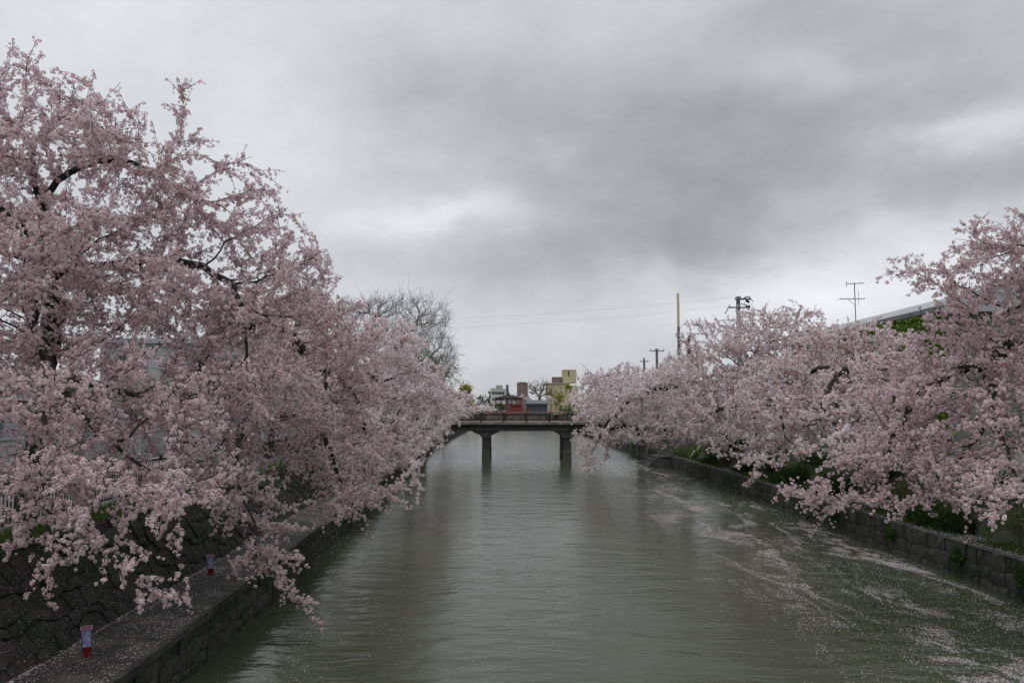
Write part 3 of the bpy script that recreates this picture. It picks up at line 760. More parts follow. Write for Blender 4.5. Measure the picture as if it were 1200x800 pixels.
# ------------------------------------------------------------------ bridge
BY = 86
t = thing('canal_bridge', (0, BY, 0), 'low concrete road bridge on stout piers spanning the canal, with a dark railing', 'bridge')
o_ = t.location
PIERS = [-2.8, 5.95]
b_ = MB(); b_.box(-14.2, 17.6, BY, BY + 7, 3.05, 3.74); b_.build('deck', M['conc_dark'], t, o_)
b_ = MB(); b_.box(-14.2, 17.6, BY - .35, BY + 7.35, 3.742, 4.02); b_.build('fascia', M['conc'], t, o_)
prof = []
for px_ in PIERS:                                                        # piers with haunched heads
    q = MB(); q.box(px_ - .42, px_ + .42, BY + .3, BY + 6.7, 1.05, 2.3); q.prism([(px_ - .42, 2.3), (px_ + .42, 2.3), (px_ + .66, 2.62), (px_ + 1.6, 3.048), (px_ - 1.6, 3.048), (px_ - .66, 2.62)], 'y', BY + .12, BY + 6.88)
    pr = q.build('pier', M['conc_dark'], t, o_)
    q = MB(); q.box(px_ - .45, px_ + .45, BY + .26, BY + 6.74, -1.2, 1.05); q.build('pier_footing', M['conc_tide'], pr)
    pr.children[0].location = (-o_[0], -o_[1], -o_[2])
for xa, xb in ((-13.2, -9.9), (XR - .2, XR + 3.2)):
    q = MB(); q.box(xa, xb, BY + .2, BY + 6.8, -.5, 3.045); q.build('abutment', M['conc'], t, o_)
for side, yy in (('near', BY - .15), ('far', BY + 7.1)):
    q = MB(); q.box(-14.2, 17.6, yy - .07, yy + .07, 4.98, 5.07); rail = q.build('railing', M['rail_cap'], t, o_)
    q = MB(); q.box(-14.2, 17.6, yy - .03, yy + .03, 4.12, 4.18); q.box(-14.2, 17.6, yy - .03, yy + .03, 4.72, 4.77)
    x = -14.1
    while x < 17.5: q.box(x - .022, x + .022, yy - .02, yy + .02, 4.18, 4.98); x += .2
    q.build('balusters', M['rail_dark'], rail); rail.children[0].location = (-o_[0], -o_[1], -o_[2])
    for i in range(13):
        x = -13.15 + i * 2.45; q = MB(); q.box(x - .09, x + .09, yy - .09, yy + .09, 4.0, 5.0); q.build('railing_post', M['rail_dark'], t, o_)

# ------------------------------------------------------------------ far end of the canal, behind the bridge
FY = 245
t = thing('red_bridge', (-6, FY, 0), 'far vermilion footbridge with red posts and railings, seen above the nearer railing', 'bridge'); o_ = t.location
q = MB(); q.box(-26, 5.5, FY, FY + 3, 3.3, 3.9); q.build('deck', M['vermilion'], t, o_)
q = MB(); q.box(-26, 5.5, FY - .1, FY + .1, 5.0, 5.25); q.box(-26, 5.5, FY - .05, FY + .05, 4.4, 4.55); q.build('railing', M['vermilion'], t, o_)
for i in range(16):
    q = MB(); x = -25.5 + i * 2.06; q.box(x - .14, x + .14, FY - .16, FY + .16, 3.9, 5.6); q.build('railing_post', M['vermilion'], t, o_)
for x in (-20, -11, -2):
    q = MB(); q.box(x - .4, x + .4, FY + .4, FY + 2.6, -1, 3.3); q.build('pier', M['conc_dark'], t, o_)
t = thing('red_gatehouse', (-1.0, FY + 12, ZS), 'red timber gatehouse with open bays above the far water', 'gatehouse'); o_ = t.location
GX0, GX1, GY = -5.2, 3.0, FY + 12
for x in np.linspace(GX0, GX1, 6):
    q = MB(); q.box(x - .18, x + .18, GY - .2, GY + .2, ZS, 8.3); q.build('post', M['vermilion'], t, o_)
q = MB(); q.box(GX0 - .3, GX1 + .3, GY - .25, GY + .25, 8.3, 8.7); q.box(GX0, GX1, GY - .12, GY + .12, 6.3, 6.8); q.box(GX0, GX1, GY - .15, GY + .15, 3.2, 4.4); q.build('beam', M['vermilion'], t, o_)
q = MB(); q.box(GX0 + 4.4, GX1, GY + .3, GY + .6, 4.4, 6.3); q.build('wall_panel', M['vermilion'], t, o_)
q = MB(); q.prism([(GX0 - .9, 8.7), (GX1 + .9, 8.7), ((GX0 + GX1) / 2 + 1.5, 9.6), ((GX0 + GX1) / 2 - 1.5, 9.6)], 'y', GY - 1.6, GY + 3); q.build('roof', M['roofdark'], t, o_)


def win_grid(t, o_, mat, x0, x1, z0, z1, nx, nz, y, fx=.6, fz=.5, axis='x', name='window'):
    """windows set 3 cm proud of a wall; axis 'x' wall faces the camera, 'y' wall faces the canal"""
    for i in range(nx):
        for k in range(nz):
            cx = x0 + (x1 - x0) * (i + .5) / nx; cz = z0 + (z1 - z0) * (k + .5) / nz; hw = (x1 - x0) / nx * fx / 2; hz = (z1 - z0) / nz * fz / 2
            q = MB()
            if axis == 'x': q.box(cx - hw, cx + hw, y - .04, y + .1, cz - hz, cz + hz)
            else: q.box(y - .05, y + .05, cx - hw, cx + hw, cz - hz, cz + hz)
            w = q.build(name, mat, t, o_)
            q = MB(); s = .06
            if axis == 'x': q.box(cx - hw - s, cx + hw + s, y - .1, y - .0, cz - hz - s - .05, cz - hz - .002)
            else: q.box(y - .09, y + .09, cx - hw - s, cx + hw + s, cz - hz - .14, cz - hz - .002)
            f = q.build('sill', M['offwhite'], w)
            f.location = (-o_[0], -o_[1], -o_[2])


def block(name, label, cat, x0, x1, y0, y1, z1, wall, nx, nz, roofm='roofgrey', glass='glassfar', fx=.6, fz=.5, z0=ZS, side=None, ns=0, cap=.4):
    t = thing(name, ((x0 + x1) / 2, (y0 + y1) / 2, z0), label, cat); o_ = t.location
    q = MB(); q.box(x0, x1, y0, y1, z0 - .05, z1); q.build('wall', M[wall], t, o_)
    q = MB(); q.box(x0 - cap, x1 + cap, y0 - cap, y1 + cap, z1, z1 + .35); q.build('roof', M[roofm], t, o_)
    if nx: win_grid(t, o_, M[glass], x0 + .3, x1 - .3, z0 + .4, z1 - .3, nx, nz, y0, fx, fz)
    if ns: win_grid(t, o_, M[glass], y0 + .5, y1 - .5, z0 + .4, z1 - .3, ns, nz, side, fx, fz, 'y')
    return t, o_


def X(px, Y): return (px - 600) / 933 * Y


def Z(py, Y): return float(at(600, py, Y)[2])


Y = 330
t, o_ = block('apartment_building', 'white apartment block with balcony rows left of the dark chimney, far beyond the bridge', 'building', X(575, Y), X(592, Y), Y + 6, Y + 18, Z(456, Y), 'white', 4, 4, fx=.75, fz=.42)
for px0, px1, zt in ((580.5, 588.5, 450.5), (575.5, 579, 454)):
    q = MB(); q.box(X(px0, Y), X(px1, Y), Y + 8, Y + 14, Z(456, Y) + .352, Z(zt, Y)); q.build('rooftop_house', M['greywall'], t, o_)
for k in range(4):
    zz = ZS + .6 + k * 2.9; q = MB(); q.box(X(575.2, Y), X(591.8, Y), Y + 4.9, Y + 5.95, zz, zz + .9); q.build('balcony', M['offwhite'], t, o_)
Y = 350
t, o_ = block('office_building', 'square brown brick building standing behind the far trees', 'building', X(606, Y), X(618.5, Y), Y, Y + 14, Z(449, Y), 'brownwall', 4, 5, roofm='brownwall', fx=.6, fz=.25, cap=.1)
q = MB(); q.box(X(608, Y), X(616, Y), Y + 3, Y + 9, Z(449, Y) + .352, Z(447, Y)); q.build('rooftop_house', M['greywall'], t, o_)
Y = 360
t = thing('chimney', (X(594.5, Y), Y, ZS), 'slim dark chimney between the white block and the brown building', 'chimney')
q = MB(); q.tube([(X(594.5, Y), Y, ZS), (X(594.5, Y), Y, Z(455, Y)), (X(594.5, Y), Y, Z(451.5, Y))], [.75, .6, .55], 12); q.build('stack', M['poledark'], t, t.location)
q = MB(); q.tube([(X(594.5, Y), Y, Z(451.5, Y)), (X(594.5, Y), Y, Z(450.8, Y))], .7, 12); q.build('rim', M['metal'], t, t.location)
Y = 262
t = thing('pavilion', (X(630, Y), Y + 6, ZS), 'low pavilion with dark blue glass front and pale grey roof, behind the bridge railing', 'building'); o_ = t.location
q = MB(); q.box(X(617, Y), X(641, Y), Y, Y + 12, ZS - .05, Z(473, Y)); q.build('wall', M['slate'], t, o_)
for k in range(5):
    x = X(617 + k * 6, Y); q = MB(); q.box(x - .1, x + .1, Y - .12, Y - .002, ZS, Z(473, Y)); q.build('mullion', M['metal'], t, o_)
q = MB(); q.prism([(X(612, Y), Z(473, Y)), (X(645, Y), Z(473, Y)), (X(645, Y), Z(472, Y)), (X(640, Y), Z(468.5, Y)), (X(618, Y), Z(468.5, Y)), (X(612, Y), Z(472, Y))], 'y', Y - 1.2, Y + 13); q.build('roof', M['roofgrey'], t, o_)
Y = 290
t, o_ = block('yellow_building', 'yellow ochre building with a square tower at the right end of the skyline', 'building', X(642, Y), X(667, Y), Y, Y + 20, Z(449.5, Y), 'yellowwall', 4, 2, fx=.22, fz=.22)
q = MB(); q.box(X(660, Y), X(676, Y), Y + 2, Y + 9, Z(449.5, Y) + .36, Z(432.5, Y)); tw = q.build('tower', M['yellowwall'], t, o_)
q = MB(); q.box(X(667.5, Y), X(678, Y), Y + 1, Y + 16, ZS, Z(452, Y)); q.build('wing', M['yellowwall'], t, o_)
q = MB(); q.box(X(648, Y), X(659, Y), Y + 4, Y + 10, Z(449.5, Y) + .36, Z(441, Y)); q.build('rooftop_house', M['brownwall'], t, o_)
q = MB(); q.box(X(666, Y), X(667.6, Y), Y + 1.9, Y + 2.1, Z(440, Y), Z(434, Y)); q.build('tower_window', M['roofdark'], t, o_)
Y = 300
block('low_house', 'low house with blue grey roof at the left end of the far skyline', 'house', X(556, Y), X(576, Y), Y, Y + 10, Z(473, Y), 'offwhite', 5, 1, fx=.6, fz=.5)
rr = random.Random(4)
for i, (p0, p1, top, mat, lab) in enumerate([(530, 548, 462, 'greywall', 'grey block half hidden behind the yellow green tree on the left skyline'), (500, 527, 458, 'offwhite', 'pale block behind the bare tree on the left skyline'),
                                             (690, 720, 462, 'offwhite', 'pale block hidden behind the right cherry trees beyond the bridge'), (596, 606, 465, 'greywall', 'small grey block between the chimney and the brown building')]):
    Y = 400 + i * 12; block('distant_building', lab, 'building', X(p0, Y), X(p1, Y), Y, Y + 15, Z(top, Y), mat, 4, 3)
# far trees
Y = 255
leafy('bare_tree', (X(632, 275), 275, ZS), [lob(625, 456, 275, 9, 8, 4), lob(637, 455, 275, 9, 8, 4), lob(645, 460, 275, 7, 7, 3)], 'bare brown trees clump top between brown and yellow buildings', 'tree', 51, at(632, 465, 275), None,
      rbase=.5, per=3.2, dens=.5, step=.9, kill=1.2, tl=(1.5, 3.2), twig_r=.05, tip=.08, bark='bark_tan', infl=8, tipr=.4)
for i, (px, py, YY, rx, ry, tm, nm, lab) in enumerate([
        (656, 470, 250, 8, 11, L_YEL, 'willow_tree', 'bright yellow green tree in front of the ochre building'), (668, 452, 262, 7, 8, L_YEL, 'willow_tree', 'yellowish tree top against the ochre tower'),
        (601, 466, 300, 7, 5, L_GRN, 'green_tree', 'small dark green tree behind the red gatehouse'), (586, 478, 240, 9, 6, L_GRN, 'green_tree', 'round dark green tree behind the far red railing'),
        (664, 482, 225, 12, 6, L_GRN, 'green_tree', 'low green tree right of the pavilion'), (566, 479, 235, 13, 6, L_PNK, 'cherry_tree', 'pale pink tree behind the left part of the bridge railing'),
        (615, 467, 290, 9, 4, L_PNK, 'cherry_tree', 'pale pink tree behind the pavilion roof'), (646, 467, 285, 7, 5, L_PNK, 'cherry_tree', 'pale pink tree between pavilion and ochre building'),
        (672, 470, 200, 12, 10, L_PNK, 'cherry_tree', 'pale pink tree right of the yellow green tree, far beyond the bridge'), (545, 478, 215, 18, 8, L_PNK, 'cherry_tree', 'pale pink tree beyond the left end of the bridge'),
        (690, 476, 150, 24, 12, L_PNK, 'cherry_tree', 'pink tree just beyond the right end of the bridge'), (520, 472, 150, 20, 12, L_PNK, 'cherry_tree', 'pink tree beyond the bridge behind the left bank trees')]):
    c = at(px, py, YY); rxm = rx * YY / 933; rym = ry * YY / 933
    leafy(nm, (c[0], YY, ZS), [(c, (rxm, rxm, rym))], lab, 'tree', 60 + i, (c[0], YY, max(ZS + .8, c[2] - rym * .6)), tm, spacing=.28, rbase=.22, per=2.0, dens=.7, step=.7, kill=1.0, tl=(.8, 1.8), twig_r=.012, tip=.02, infl=6, tipr=.3)
# a far wood closing the horizon
rng = np.random.default_rng(77); n = 5200
px = rng.uniform(-900, 900, n); pts = np.stack([px, 470 + rng.uniform(0, 60, n), ZS + rng.random(n) ** 1.3 * (5 + 7 * fbm(np.stack([px, px * 0], 1), .05, 3, 3))], 1)
V, F, C = scatter(pts, rng.uniform(2.5, 5, n), ltemplates(TR, 5, 8, .35, .4, (.05, .065, .045), (.10, .105, .08)), rng); tag(npmesh('distant_wood', V, F, M['leaf'], C), 'dull green wood along the horizon', 'wood', kind='stuff')

# ------------------------------------------------------------------ right street: building with ivy, poles, antenna
t = thing('ivy_building', (28, 52, ZS), 'grey building with curved metal roof and bright ivy, behind the right cherry trees', 'building'); o_ = t.location
BX, BY0, BY1 = 23.2, 42.5, 66
q = MB(); q.box(BX, BX + 12, BY0, BY1, ZS - .05, 10.6); q.build('wall', M['oldwall'], t, o_)
prof = [(BX - .25, 10.62), (BX - .25, 11.0), (BX + 1.5, 11.75), (BX + 4, 12.2), (BX + 8, 12.3), (BX + 12.6, 11.6), (BX + 12.6, 10.62)]
q = MB(); q.prism(prof, 'y', BY0 - .5, BY1 + .5); rf = q.build('roof', M['roofgrey'], t, o_)
q = MB(); q.box(BX - .37, BX - .252, BY0 - .5, BY1 + .5, 10.7, 10.95); gt = q.build('gutter', M['metal'], rf); gt.location = (-o_[0], -o_[1], -o_[2])
win_grid(t, o_, M['glassdark'], BY0 + 1, BY1 - 1, ZS + .5, 10.2, 6, 2, BX, .6, .45, 'y')
for a in range(3):
    q = MB(); q.tube([(BX - .12, BY0 + .8 + a * .5, 8.2), (BX - .12, BY0 + 2.6 + a * .5, 9.9)], .04, 6); q.build('brace', M['metal'], t, o_)
n = 5200; yy = rng.uniform(BY0, BY0 + 15, n); zz = rng.uniform(ZS, 10.6, n); k = fbm(np.stack([yy, zz], 1), .32, 8, 4) + .10 * (zz - 6.5) / 4
sel = k > .49
V, F, C = scatter(np.stack([np.full(sel.sum(), BX - .12) + rng.normal(0, .08, sel.sum()), yy[sel], zz[sel]], 1), rng.uniform(.8, 1.4, sel.sum()), ltemplates(TR, 6, 9, .12, .14, (.11, .19, .035), (.21, .31, .08)), rng)
tag(npmesh('ivy', V, F, M['leaf'], C), 'bright green ivy hanging down the grey wall behind the right trees', 'ivy', kind='stuff')
block('town_house', 'low grey house behind the tall forked cherry tree on the right street', 'house', 22.5, 31, 72, 84, 8.6, 'offwhite', 3, 2, side=22.5, ns=4)

t = thing('tv_antenna', (24.6, 54.5, 11.9), 'thin rooftop television antenna with two crossbars above the ivy building', 'antenna'); o_ = t.location
ax, ay = X(1005, 54.5), 54.5; t.location.x = ax; zt, zb = Z(331, ay), 11.4
q = MB(); q.tube([(ax, ay, zb), (ax, ay, zt)], .035, 6); q.build('mast', M['metal'], t, t.location)
q = MB(); q.tube([(ax - .55, ay, zt - .1), (ax + .7, ay + .1, zt)], .02, 5)
for k in range(7): q.tube([(ax - .5 + k * .18, ay - .3, zt - .09), (ax - .5 + k * .18, ay + .3, zt - .09)], .01, 4)
q.tube([(ax - .55, ay, zt - .35), (ax - .55, ay, zt + .1)], .02, 4); q.build('upper_boom', M['metal'], t, t.location)
q = MB(); q.tube([(ax - 1.1, ay, zt - 1.15), (ax + .7, ay, zt - 1.13)], .022, 5)
for k in range(9): q.tube([(ax - 1.05 + k * .2, ay - .45, zt - 1.14), (ax - 1.05 + k * .2, ay + .45, zt - 1.14)], .01, 4)
q.tube([(ax, ay, zt - 1.6), (ax - .5, ay, zt - 1.16)], .015, 4); q.tube([(ax + .25, ay, zt - 1.6), (ax + .25, ay, zt - .6)], .014, 4); q.build('lower_boom', M['metal'], t, t.location)


def pole(px, Yp, ytop, label, arms, r=.17, mat='poleconc'):
    x = X(px, Yp); zt = Z(ytop, Yp); t = thing('utility_pole', (x, Yp, ZS), label, 'pole', 'utility poles along the right street'); o_ = t.location
    q = MB(); q.tube([(x, Yp, ZS), (x, Yp, zt)], [r * 1.25, r * .85], 10); q.build('shaft', M[mat], t, o_)
    for (dz, xa, xb, ins) in arms:
        q = MB(); q.box(x + xa, x + xb, Yp - .32, Yp - .22, zt - dz - .06, zt - dz + .06); a = q.build('crossarm', M['metal'], t, o_)
        for k in range(ins):
            xx = x + xa + .1 + (xb - xa - .2) * k / max(1, ins - 1); q = MB(); q.tube([(xx, Yp - .27, zt - dz + .06), (xx, Yp - .27, zt - dz + .26)], [.06, .045], 6); g_ = q.build('insulator', M['offwhite'], a); g_.location = (-o_[0], -o_[1], -o_[2])
    return t, x, zt


tp, xp, zp = pole(867, 66, 347.5, 'utility pole with a transformer bracket poking out above the tall cherry tree', [(.25, -.35, 1.0, 4), (.95, -.9, .7, 3)], .2)
q = MB(); q.tube([(xp + .1, 65.7, zp - .3), (xp + .75, 65.6, zp - .05), (xp + 1.1, 65.5, zp - .5)], [.05, .05, .04], 6); q.tube([(xp + .55, 65.6, zp - .35), (xp + .8, 65.6, zp - .55)], [.13, .09], 8)
q.tube([(xp + .15, 65.7, zp - .62), (xp + .75, 65.6, zp - .9)], .04, 6); q.tube([(xp + .7, 65.6, zp - .8), (xp + .85, 65.6, zp - 1.0)], [.12, .08], 8); q.build('switch_gear', M['wire'], tp, tp.location)
q = MB(); q.tube([(xp - .9, 65.74, zp - .95), (xp - 1.2, 65.74, zp - 1.5)], .04, 5); q.build('strut', M['metal'], tp, tp.location)
pole(770, 104, 408.5, 'distant utility pole with one crossarm, left of the tall two tone pole', [(.3, -.95, .95, 4)], .19)
pole(755, 115, 419.5, 'smallest and farthest utility pole, leftmost above the right cherry trees', [(.5, -.6, .6, 3)], .17)
x, Yp = X(796, 90), 90; zt = Z(343.5, 90); zm = Z(382, 90)
t = thing('tall_pole', (x, Yp, ZS), 'tall pole with cream upper half and dark lower half above the right cherry trees', 'pole')
q = MB(); q.tube([(x, Yp, zm), (x, Yp, zt - .2), (x, Yp, zt)], [.15, .14, .12], 12); q.build('upper_shaft', M['polecream'], t, t.location)
q = MB(); q.tube([(x, Yp, ZS), (x, Yp, zm - .02)], [.18, .155], 12); q.build('lower_shaft', M['poledark'], t, t.location)
q = MB(); q.tube([(x - .45, Yp, Z(394, 90)), (x + .35, Yp, Z(394, 90)), (x + .75, Yp, Z(397, 90))], .04, 6); q.build('step_bracket', M['metal'], t, t.location)


def wire(p0, p1, sag, r, label):
    s = np.linspace(0, 1, 24)[:, None]; pt = np.array(p0) * (1 - s) + np.array(p1) * s; pt[:, 2:] -= sag * 4 * s * (1 - s)
    q = MB(); q.tube(list(pt), r, 4); o = q.build('overhead_wire', M['poleconc']); return tag(o, label, 'wire', 'wires over the canal')


wire((xp - .35, 65.73, zp - .1), at(440, 375, 118), .5, .007, 'upper thin wire crossing the sky from the pole with the transformer bracket')
wire((xp - .9, 65.73, zp - .85), at(440, 386, 118), .5, .007, 'lower thin wire crossing the sky behind the tall two tone pole')
wire((xp + .7, 65.73, zp - .85), at(1060, 402, 47), .3, .007, 'short wire running from the pole with the bracket towards the ivy building')
# left pole carrying the wires, hidden behind the bare tree
q = at(440, 372, 118); t = thing('utility_pole', (q[0], 118.2, ZS), 'utility pole behind the bare grey tree on the left', 'pole', 'utility poles along the right street'); del t['group']
m_ = MB(); m_.tube([(q[0], 118.2, ZS), (q[0], 118.2, q[2] + .4)], [.2, .15], 8); m_.build('shaft', M['poleconc'], t, t.location)

# ------------------------------------------------------------------ left street: fence, lanterns, buildings, car, sign
FX = lambda y: xl(y) - 3.75
t = thing('railing_fence', (FX(40), 40, ZS), 'dark iron fence with upright bars along the top of the left embankment', 'fence'); o_ = t.location
proto = None
for i in range(34):
    y0 = 6 + i * 2.3; y1 = y0 + 2.3
    q = MB(); xa, xb = FX(y0), FX(y1)
    for zz in (ZS + .14, ZS + .98): q.tube([(xa, y0 + .05, zz), (xb, y1 - .05, zz)], .028, 6)
    for k in range(17):
        s = (k + .5) / 17; q.tube([(xa + (xb - xa) * s, y0 + 2.3 * s, ZS + .14), (xa + (xb - xa) * s, y0 + 2.3 * s, ZS + .98)], .017, 4)
    q.build('bar_panel', M['rail_dark'], t, o_)
    q = MB(); q.tube([(xa, y0, ZS - .05), (xa, y0, ZS + 1.08)], .05, 8); q.build('post', M['rail_dark'], t, o_)

# bank lanterns: square paper shades on red bases


def lantern(px, py, label, yaw):
    Yl = .0
    for Yl in np.arange(8, 40, .02):
        if at(px, py, Yl)[2] <= ZL + .03: break
    c = at(px, py, Yl); x, y = c[0], c[1]; t = thing('festival_lantern', (x, y, ZL + .01), label, 'lantern', 'paper lanterns along the left ledge')
    q = MB(); s0, s1 = .115, .13; q.add([(-s0, -s0, 0), (s0, -s0, 0), (s0, s0, 0), (-s0, s0, 0), (-s1, -s1, .25), (s1, -s1, .25), (s1, s1, .25), (-s1, s1, .25)], [(0, 3, 2, 1), (4, 5, 6, 7), (0, 1, 5, 4), (1, 2, 6, 5), (2, 3, 7, 6), (3, 0, 4, 7)]); q.build('base', M['lred'], t)
    q = MB(); a0, a1 = .128, .15; q.add([(-a0, -a0, .252), (a0, -a0, .252), (a0, a0, .252), (-a0, a0, .252), (-a1, -a1, .66), (a1, -a1, .66), (a1, a1, .66), (-a1, a1, .66)], [(0, 1, 5, 4), (1, 2, 6, 5), (2, 3, 7, 6), (3, 0, 4, 7)]); sh = q.build('paper_shade', M['lblue'], t)
    q = MB()
    for sx_, sy_ in ((-1, -1), (1, -1), (1, 1), (-1, 1)): q.tube([(sx_ * .133, sy_ * .133, .25), (sx_ * .155, sy_ * .155, .665)], .013, 4)
    q.build('frame', M['lframe'], t)
    q = MB(); 
    for (xa, xb, ya, yb) in ((-.175, .175, -.175, -.13), (-.175, .175, .13, .175), (-.175, -.13, -.129, .129), (.13, .175, -.129, .129)): q.box(xa, xb, ya, yb, .662, .705)
    q.build('rim', M['lpink'], t); q = MB(); q.tube([(0, 0, .25), (0, 0, .5)], .03, 8); q.build('lamp_holder', M['offwhite'], t)
    t.rotation_euler = (math.radians(2), math.radians(-3), yaw); t.scale = (.55, .55, .72); return t


lantern(102, 767, 'nearest blue and red paper lantern standing on the left ledge at the bottom left', .5)
lantern(247, 672, 'smaller looking blue and red paper lantern farther along the left ledge', .35)

block('town_house', 'grey house with dark windows at the far left edge behind the blossom', 'house', -30, -20.2, 20, 36, 6.7, 'greywall', 2, 1, side=-20.2, ns=5, fx=.5)
block('town_house', 'grey house with shuttered front seen in gaps of the left blossom', 'house', -30, -20.4, 38, 50, 6.5, 'greywall', 2, 1, side=-20.4, ns=3, fx=.7)
t, o_ = block('apartment_building', 'grey apartment block behind the left cherry trees with a dark box on its roof', 'building', -30, -17.6, 58, 76, 10.2, 'greywall', 3, 3, side=-17.6, ns=5)
c0, c1 = at(346, 343, 62), at(371, 343, 62)
q = MB(); q.box(c0[0], c1[0], 62, 66, 10.552, c0[2]); rh = q.build('rooftop_house', M['greywall'], t, o_)
q = MB(); q.box(c0[0] + .25, c0[0] + 1.1, 61.93, 62.05, 12.9, c0[2] - .35); g_ = q.build('louvre', M['roofdark'], rh); g_.location = (-o_[0], -o_[1], -o_[2])
q = MB(); q.box(c0[0] - .15, c1[0] + .15, 61.8, 66.2, c0[2], c0[2] + .15); g_ = q.build('cap', M['metal'], rh); g_.location = (-o_[0], -o_[1], -o_[2])
block('town_house', 'pale house behind the left cherry trees near the bridge', 'house', -29, -20, 80, 94, 8.8, 'offwhite', 3, 2, side=-20, ns=4)

# low wall across the street
t = thing('garden_wall', (-19.8, 30, ZS), 'low grey garden wall along the left street, glimpsed behind the iron fence', 'wall')
q = MB(); q.box(-19.95, -19.7, 2, 110, ZS - .05, ZS + 1.25); q.build('wall_face', M['greywall'], t, t.location)
q = MB(); q.box(-20.0, -19.65, 2, 110, ZS + 1.252, ZS + 1.34); q.build('coping', M['greywall'], t, t.location)
# pale street sign seen through the blossom
c = at(260, 522, 26); t = thing('street_sign', (c[0], 26, ZS), 'small pale square street sign on a post in a gap of the left blossom', 'sign')
q = MB(); q.tube([(c[0], 26.05, ZS), (c[0], 26.05, c[2] + .2)], .03, 8); q.build('post', M['metal'], t, t.location)
q = MB(); q.box(c[0] - .14, c[0] + .14, 25.97, 26.01, c[2] - .14, c[2] + .14); q.build('board', M['white'], t, t.location)

# ------------------------------------------------------------------ plants on the banks
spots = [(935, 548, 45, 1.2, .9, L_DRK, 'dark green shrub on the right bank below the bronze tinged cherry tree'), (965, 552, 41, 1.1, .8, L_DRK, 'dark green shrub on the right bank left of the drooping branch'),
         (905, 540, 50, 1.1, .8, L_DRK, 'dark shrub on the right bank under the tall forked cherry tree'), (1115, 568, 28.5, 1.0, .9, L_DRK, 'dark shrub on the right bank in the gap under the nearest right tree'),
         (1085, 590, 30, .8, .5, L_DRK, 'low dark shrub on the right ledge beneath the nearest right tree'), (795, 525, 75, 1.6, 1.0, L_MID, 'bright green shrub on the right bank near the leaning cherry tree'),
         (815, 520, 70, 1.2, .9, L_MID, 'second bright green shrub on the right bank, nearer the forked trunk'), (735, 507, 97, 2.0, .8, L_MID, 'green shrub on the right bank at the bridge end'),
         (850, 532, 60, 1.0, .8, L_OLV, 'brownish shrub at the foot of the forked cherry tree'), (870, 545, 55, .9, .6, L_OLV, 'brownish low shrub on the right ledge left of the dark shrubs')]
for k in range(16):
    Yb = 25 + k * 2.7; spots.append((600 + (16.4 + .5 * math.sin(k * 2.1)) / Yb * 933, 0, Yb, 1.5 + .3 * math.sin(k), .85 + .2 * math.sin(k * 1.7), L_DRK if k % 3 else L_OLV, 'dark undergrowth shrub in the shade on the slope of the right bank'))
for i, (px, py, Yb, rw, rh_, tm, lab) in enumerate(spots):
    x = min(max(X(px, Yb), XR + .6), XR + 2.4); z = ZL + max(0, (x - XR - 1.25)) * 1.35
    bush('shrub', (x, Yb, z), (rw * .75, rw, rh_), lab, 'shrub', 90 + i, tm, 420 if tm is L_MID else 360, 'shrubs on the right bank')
for i, (px, Yb, lab) in enumerate([(1056, 31, 'leafy weed growing out of the right wall, farthest of three'), (1115, 26.5, 'leafy weed on the right wall below the drooping branch tips'), (1196, 23, 'largest leafy weed on the right wall at the photo edge'),
                                   (985, 36.5, 'yellowish weed on the right wall under the branch tips over the water')]):
    bush('weed', (XR - .05, Yb, .55), (.28, .4, .4), lab, 'plant', 120 + i, L_WED, 45, 'weeds on the right wall')
# ground cover on the banks
def blades(name, pts, hgt, rng, c0, c1, label):
    n = len(pts); a = rng.uniform(0, 6.28, n); w = rng.uniform(.012, .028, n) * hgt * 3; h_ = hgt * rng.uniform(.5, 1.3, n); d = np.stack([np.cos(a), np.sin(a), a * 0], 1)
    ln = rng.normal(0, .35, (n, 2)) * h_[:, None]; up = np.stack([ln[:, 0], ln[:, 1], h_], 1)
    V = np.stack([pts - d * w[:, None], pts + d * w[:, None], pts + up], 1).reshape(-1, 3); F = np.arange(3 * n).reshape(-1, 3)
    C = np.repeat(np.array(c0) + (np.array(c1) - np.array(c0)) * rng.random((n, 1)), 3, 0)
    return tag(npmesh(name, V, F, M['grass'], C), label, 'grass', kind='stuff')


n = 16000; y = 8 + rng.random(n) ** 1.6 * 70; x = np.array([xl(v) for v in y]) - 2.9 - rng.random(n) * .75
k = fbm(np.stack([x, y], 1), .6, 4, 3) > .40
blades('verge_grass', np.stack([x, y, np.full(n, ZS - .12) + (-(x - np.array([xl(v) for v in y])) - 2.9) * .2], 1)[k], .16, rng, (.05, .10, .015), (.12, .20, .04), 'short green grass along the top of the left embankment')
n = 60000; y = 12 + rng.random(n) ** 1.5 * 72; x = XR + .45 + rng.random(n) * 2.3
z = np.where(x < XR + 1.25, ZL + .02, ZL + (x - XR - 1.25) * 1.42)
k = fbm(np.stack([x, y * .6], 1), .8, 14, 3) > .36
blades('bank_grass', np.stack([x, y, z], 1)[k], .2, rng, (.025, .05, .012), (.07, .12, .03), 'dark green ground cover on the slope of the right bank')

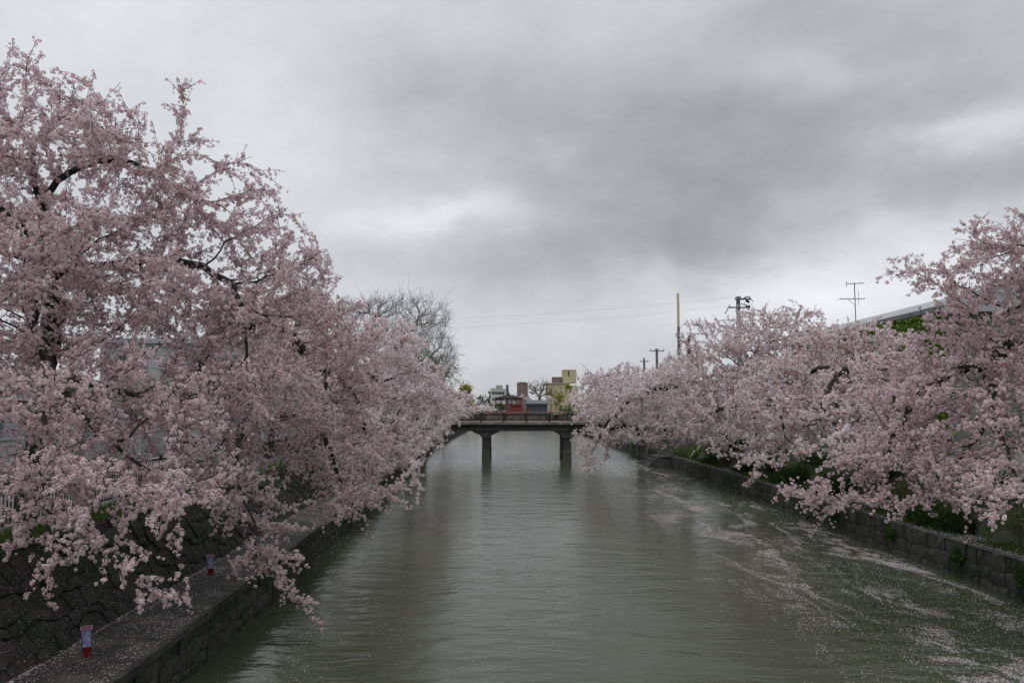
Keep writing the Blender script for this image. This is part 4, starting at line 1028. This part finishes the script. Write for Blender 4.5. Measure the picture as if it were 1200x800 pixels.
# concrete landing and lattice fence by the bridge end on the right bank
q = MB(); q.box(XR - 1.6, XR + .05, 74, 79, -.4, .75); q.box(XR - 1.2, XR + .05, 74.4, 78.6, .75, 1.0); q.prism([(XR - 2.2, -.4), (XR - 1.6, -.4), (XR - 1.6, .55)], 'y', 74.6, 78.4); tag(q.build('stone_landing', M['conc_dark']), 'grey stone landing step at the foot of the right bank before the bridge', 'landing')
t = thing('lattice_fence', (XR + .4, 77, ZL), 'pale lattice fence panel on the right bank in front of the bridge', 'fence'); o_ = t.location
q = MB()
for k in range(15): q.box(XR - 1.0 + k * .2 - .02, XR - 1.0 + k * .2 + .02, 73.95, 73.99, 1.0, 2.5)
for k in range(8): q.box(XR - 1.05, XR + 1.85, 73.99, 74.03, 1.03 + k * .2, 1.07 + k * .2)
q.build('lattice', M['rail_grey'], t, o_)
for x in (XR - 1.1, XR + 1.9):
    q = MB(); q.box(x - .05, x + .05, 73.93, 74.05, .9, 2.6); q.build('post', M['rail_grey'], t, o_)

# ------------------------------------------------------------------ fallen petals


def flat_petals(name, pts, size, rng, label, z):
    n = len(pts); a = rng.uniform(0, 6.28, n); s = size * rng.uniform(.6, 1.4, n)
    off = np.stack([np.stack([np.cos(a + k * math.pi / 2) * s * (1 if k % 2 else .7), np.sin(a + k * math.pi / 2) * s * (1 if k % 2 else .7)], 1) for k in range(4)], 1)
    V = np.concatenate([pts[:, None, :2] + off, (z + rng.uniform(.002, .008, (n, 4)))[..., None] if np.isscalar(z) else np.repeat(z[:, None], 4, 1)[..., None]], 2).reshape(-1, 3)
    C = np.repeat(np.array([[.74, .67, .685]]) * rng.uniform(.75, 1.12, (n, 1)), 4, 0)
    return tag(npmesh(name, V, np.arange(4 * n).reshape(-1, 4), M['blossom'], C), label, 'petals', kind='stuff')


n = 80000; y = 9 + rng.random(n) ** 1.5 * 55; xx = np.array([xl(v) for v in y]) - .02 - rng.random(n) * 1.62; p = np.stack([xx, y], 1)
u = (np.array([xl(v) for v in y]) - xx) / 1.62
k = rng.random(n) < (.04 + 1.3 * np.clip(fbm(p, 1.1, 5, 4) - .34, 0, 1) + .8 * (u > .95))
flat_petals('fallen_petals', p[k], .013, rng, 'fallen cherry petals speckling the left ledge', ZL + .03)
n = 6000; y = 9 + rng.random(n) ** 1.5 * 55; p = np.stack([XR + .1 + rng.random(n) * 1.1, y + 6], 1); flat_petals('fallen_petals', p, .02, rng, 'fallen cherry petals along the right ledge', ZL + .07)
n = 5000; y = 9 + rng.random(n) ** 1.5 * 45; u = rng.random(n); xx = np.array([xl(v) for v in y]) - 1.6 - 1.3 * u
flat_petals('fallen_petals', np.stack([xx + .05, y], 1), .013, rng, 'fallen cherry petals caught on the dark rubble embankment', ZL + (ZS - .1 - ZL) * u + .09)
# rafts on the water: long streaks drawn out along the flow
n = 1500000; y = 10 + rng.random(n) ** 1.35 * 75; xx = 2.0 + rng.random(n) * 12.4; p = np.stack([xx, y], 1)
wx = xx + 1.2 * (fbm(p * np.array([.3, .12]), 1, 40, 3) - .5) * 4
st = fbm(np.stack([wx * 1.1, y * .2 + wx * .2], 1), 1, 21, 5); fine = fbm(np.stack([wx * 3.2, y * 1.5], 1), 1, 31, 3)
edge = np.clip((xx - (4.4 + 2.2 * (fbm(np.stack([y * 0, y], 1), .07, 9, 2)) + .02 * y)) / 4.5, 0, 1) * np.clip((14.5 - xx) / .8, .15, 1)
dn_ = (np.clip((st - .45) * 5, 0, 1) * np.clip((fine - .36) * 3.2, 0, 1) + .03) * edge
k = rng.random(n) < dn_ * 1.1 + .006 * (xx > 5)
flat_petals('floating_petals', p[k], .0145, rng, 'pale rafts of floating petals drifting on the right side of the water', .004)
STATS.append(('raft', int(k.sum()), 0, 0, 0))
n = 60000; y = 10 + rng.random(n) ** 1.5 * 50; xx = -6.4 - .045 * (y - 14) + rng.random(n) * 7; p = np.stack([xx, y], 1); st = fbm(np.stack([xx * .7 + y * .3, y * .2], 1), 1, 61, 4); k = rng.random(n) < np.clip((st - .58) * 5, 0, 1) * .20 + .004
flat_petals('floating_petals', p[k], .018, rng, 'sparse floating petals on the left side of the water', .004)
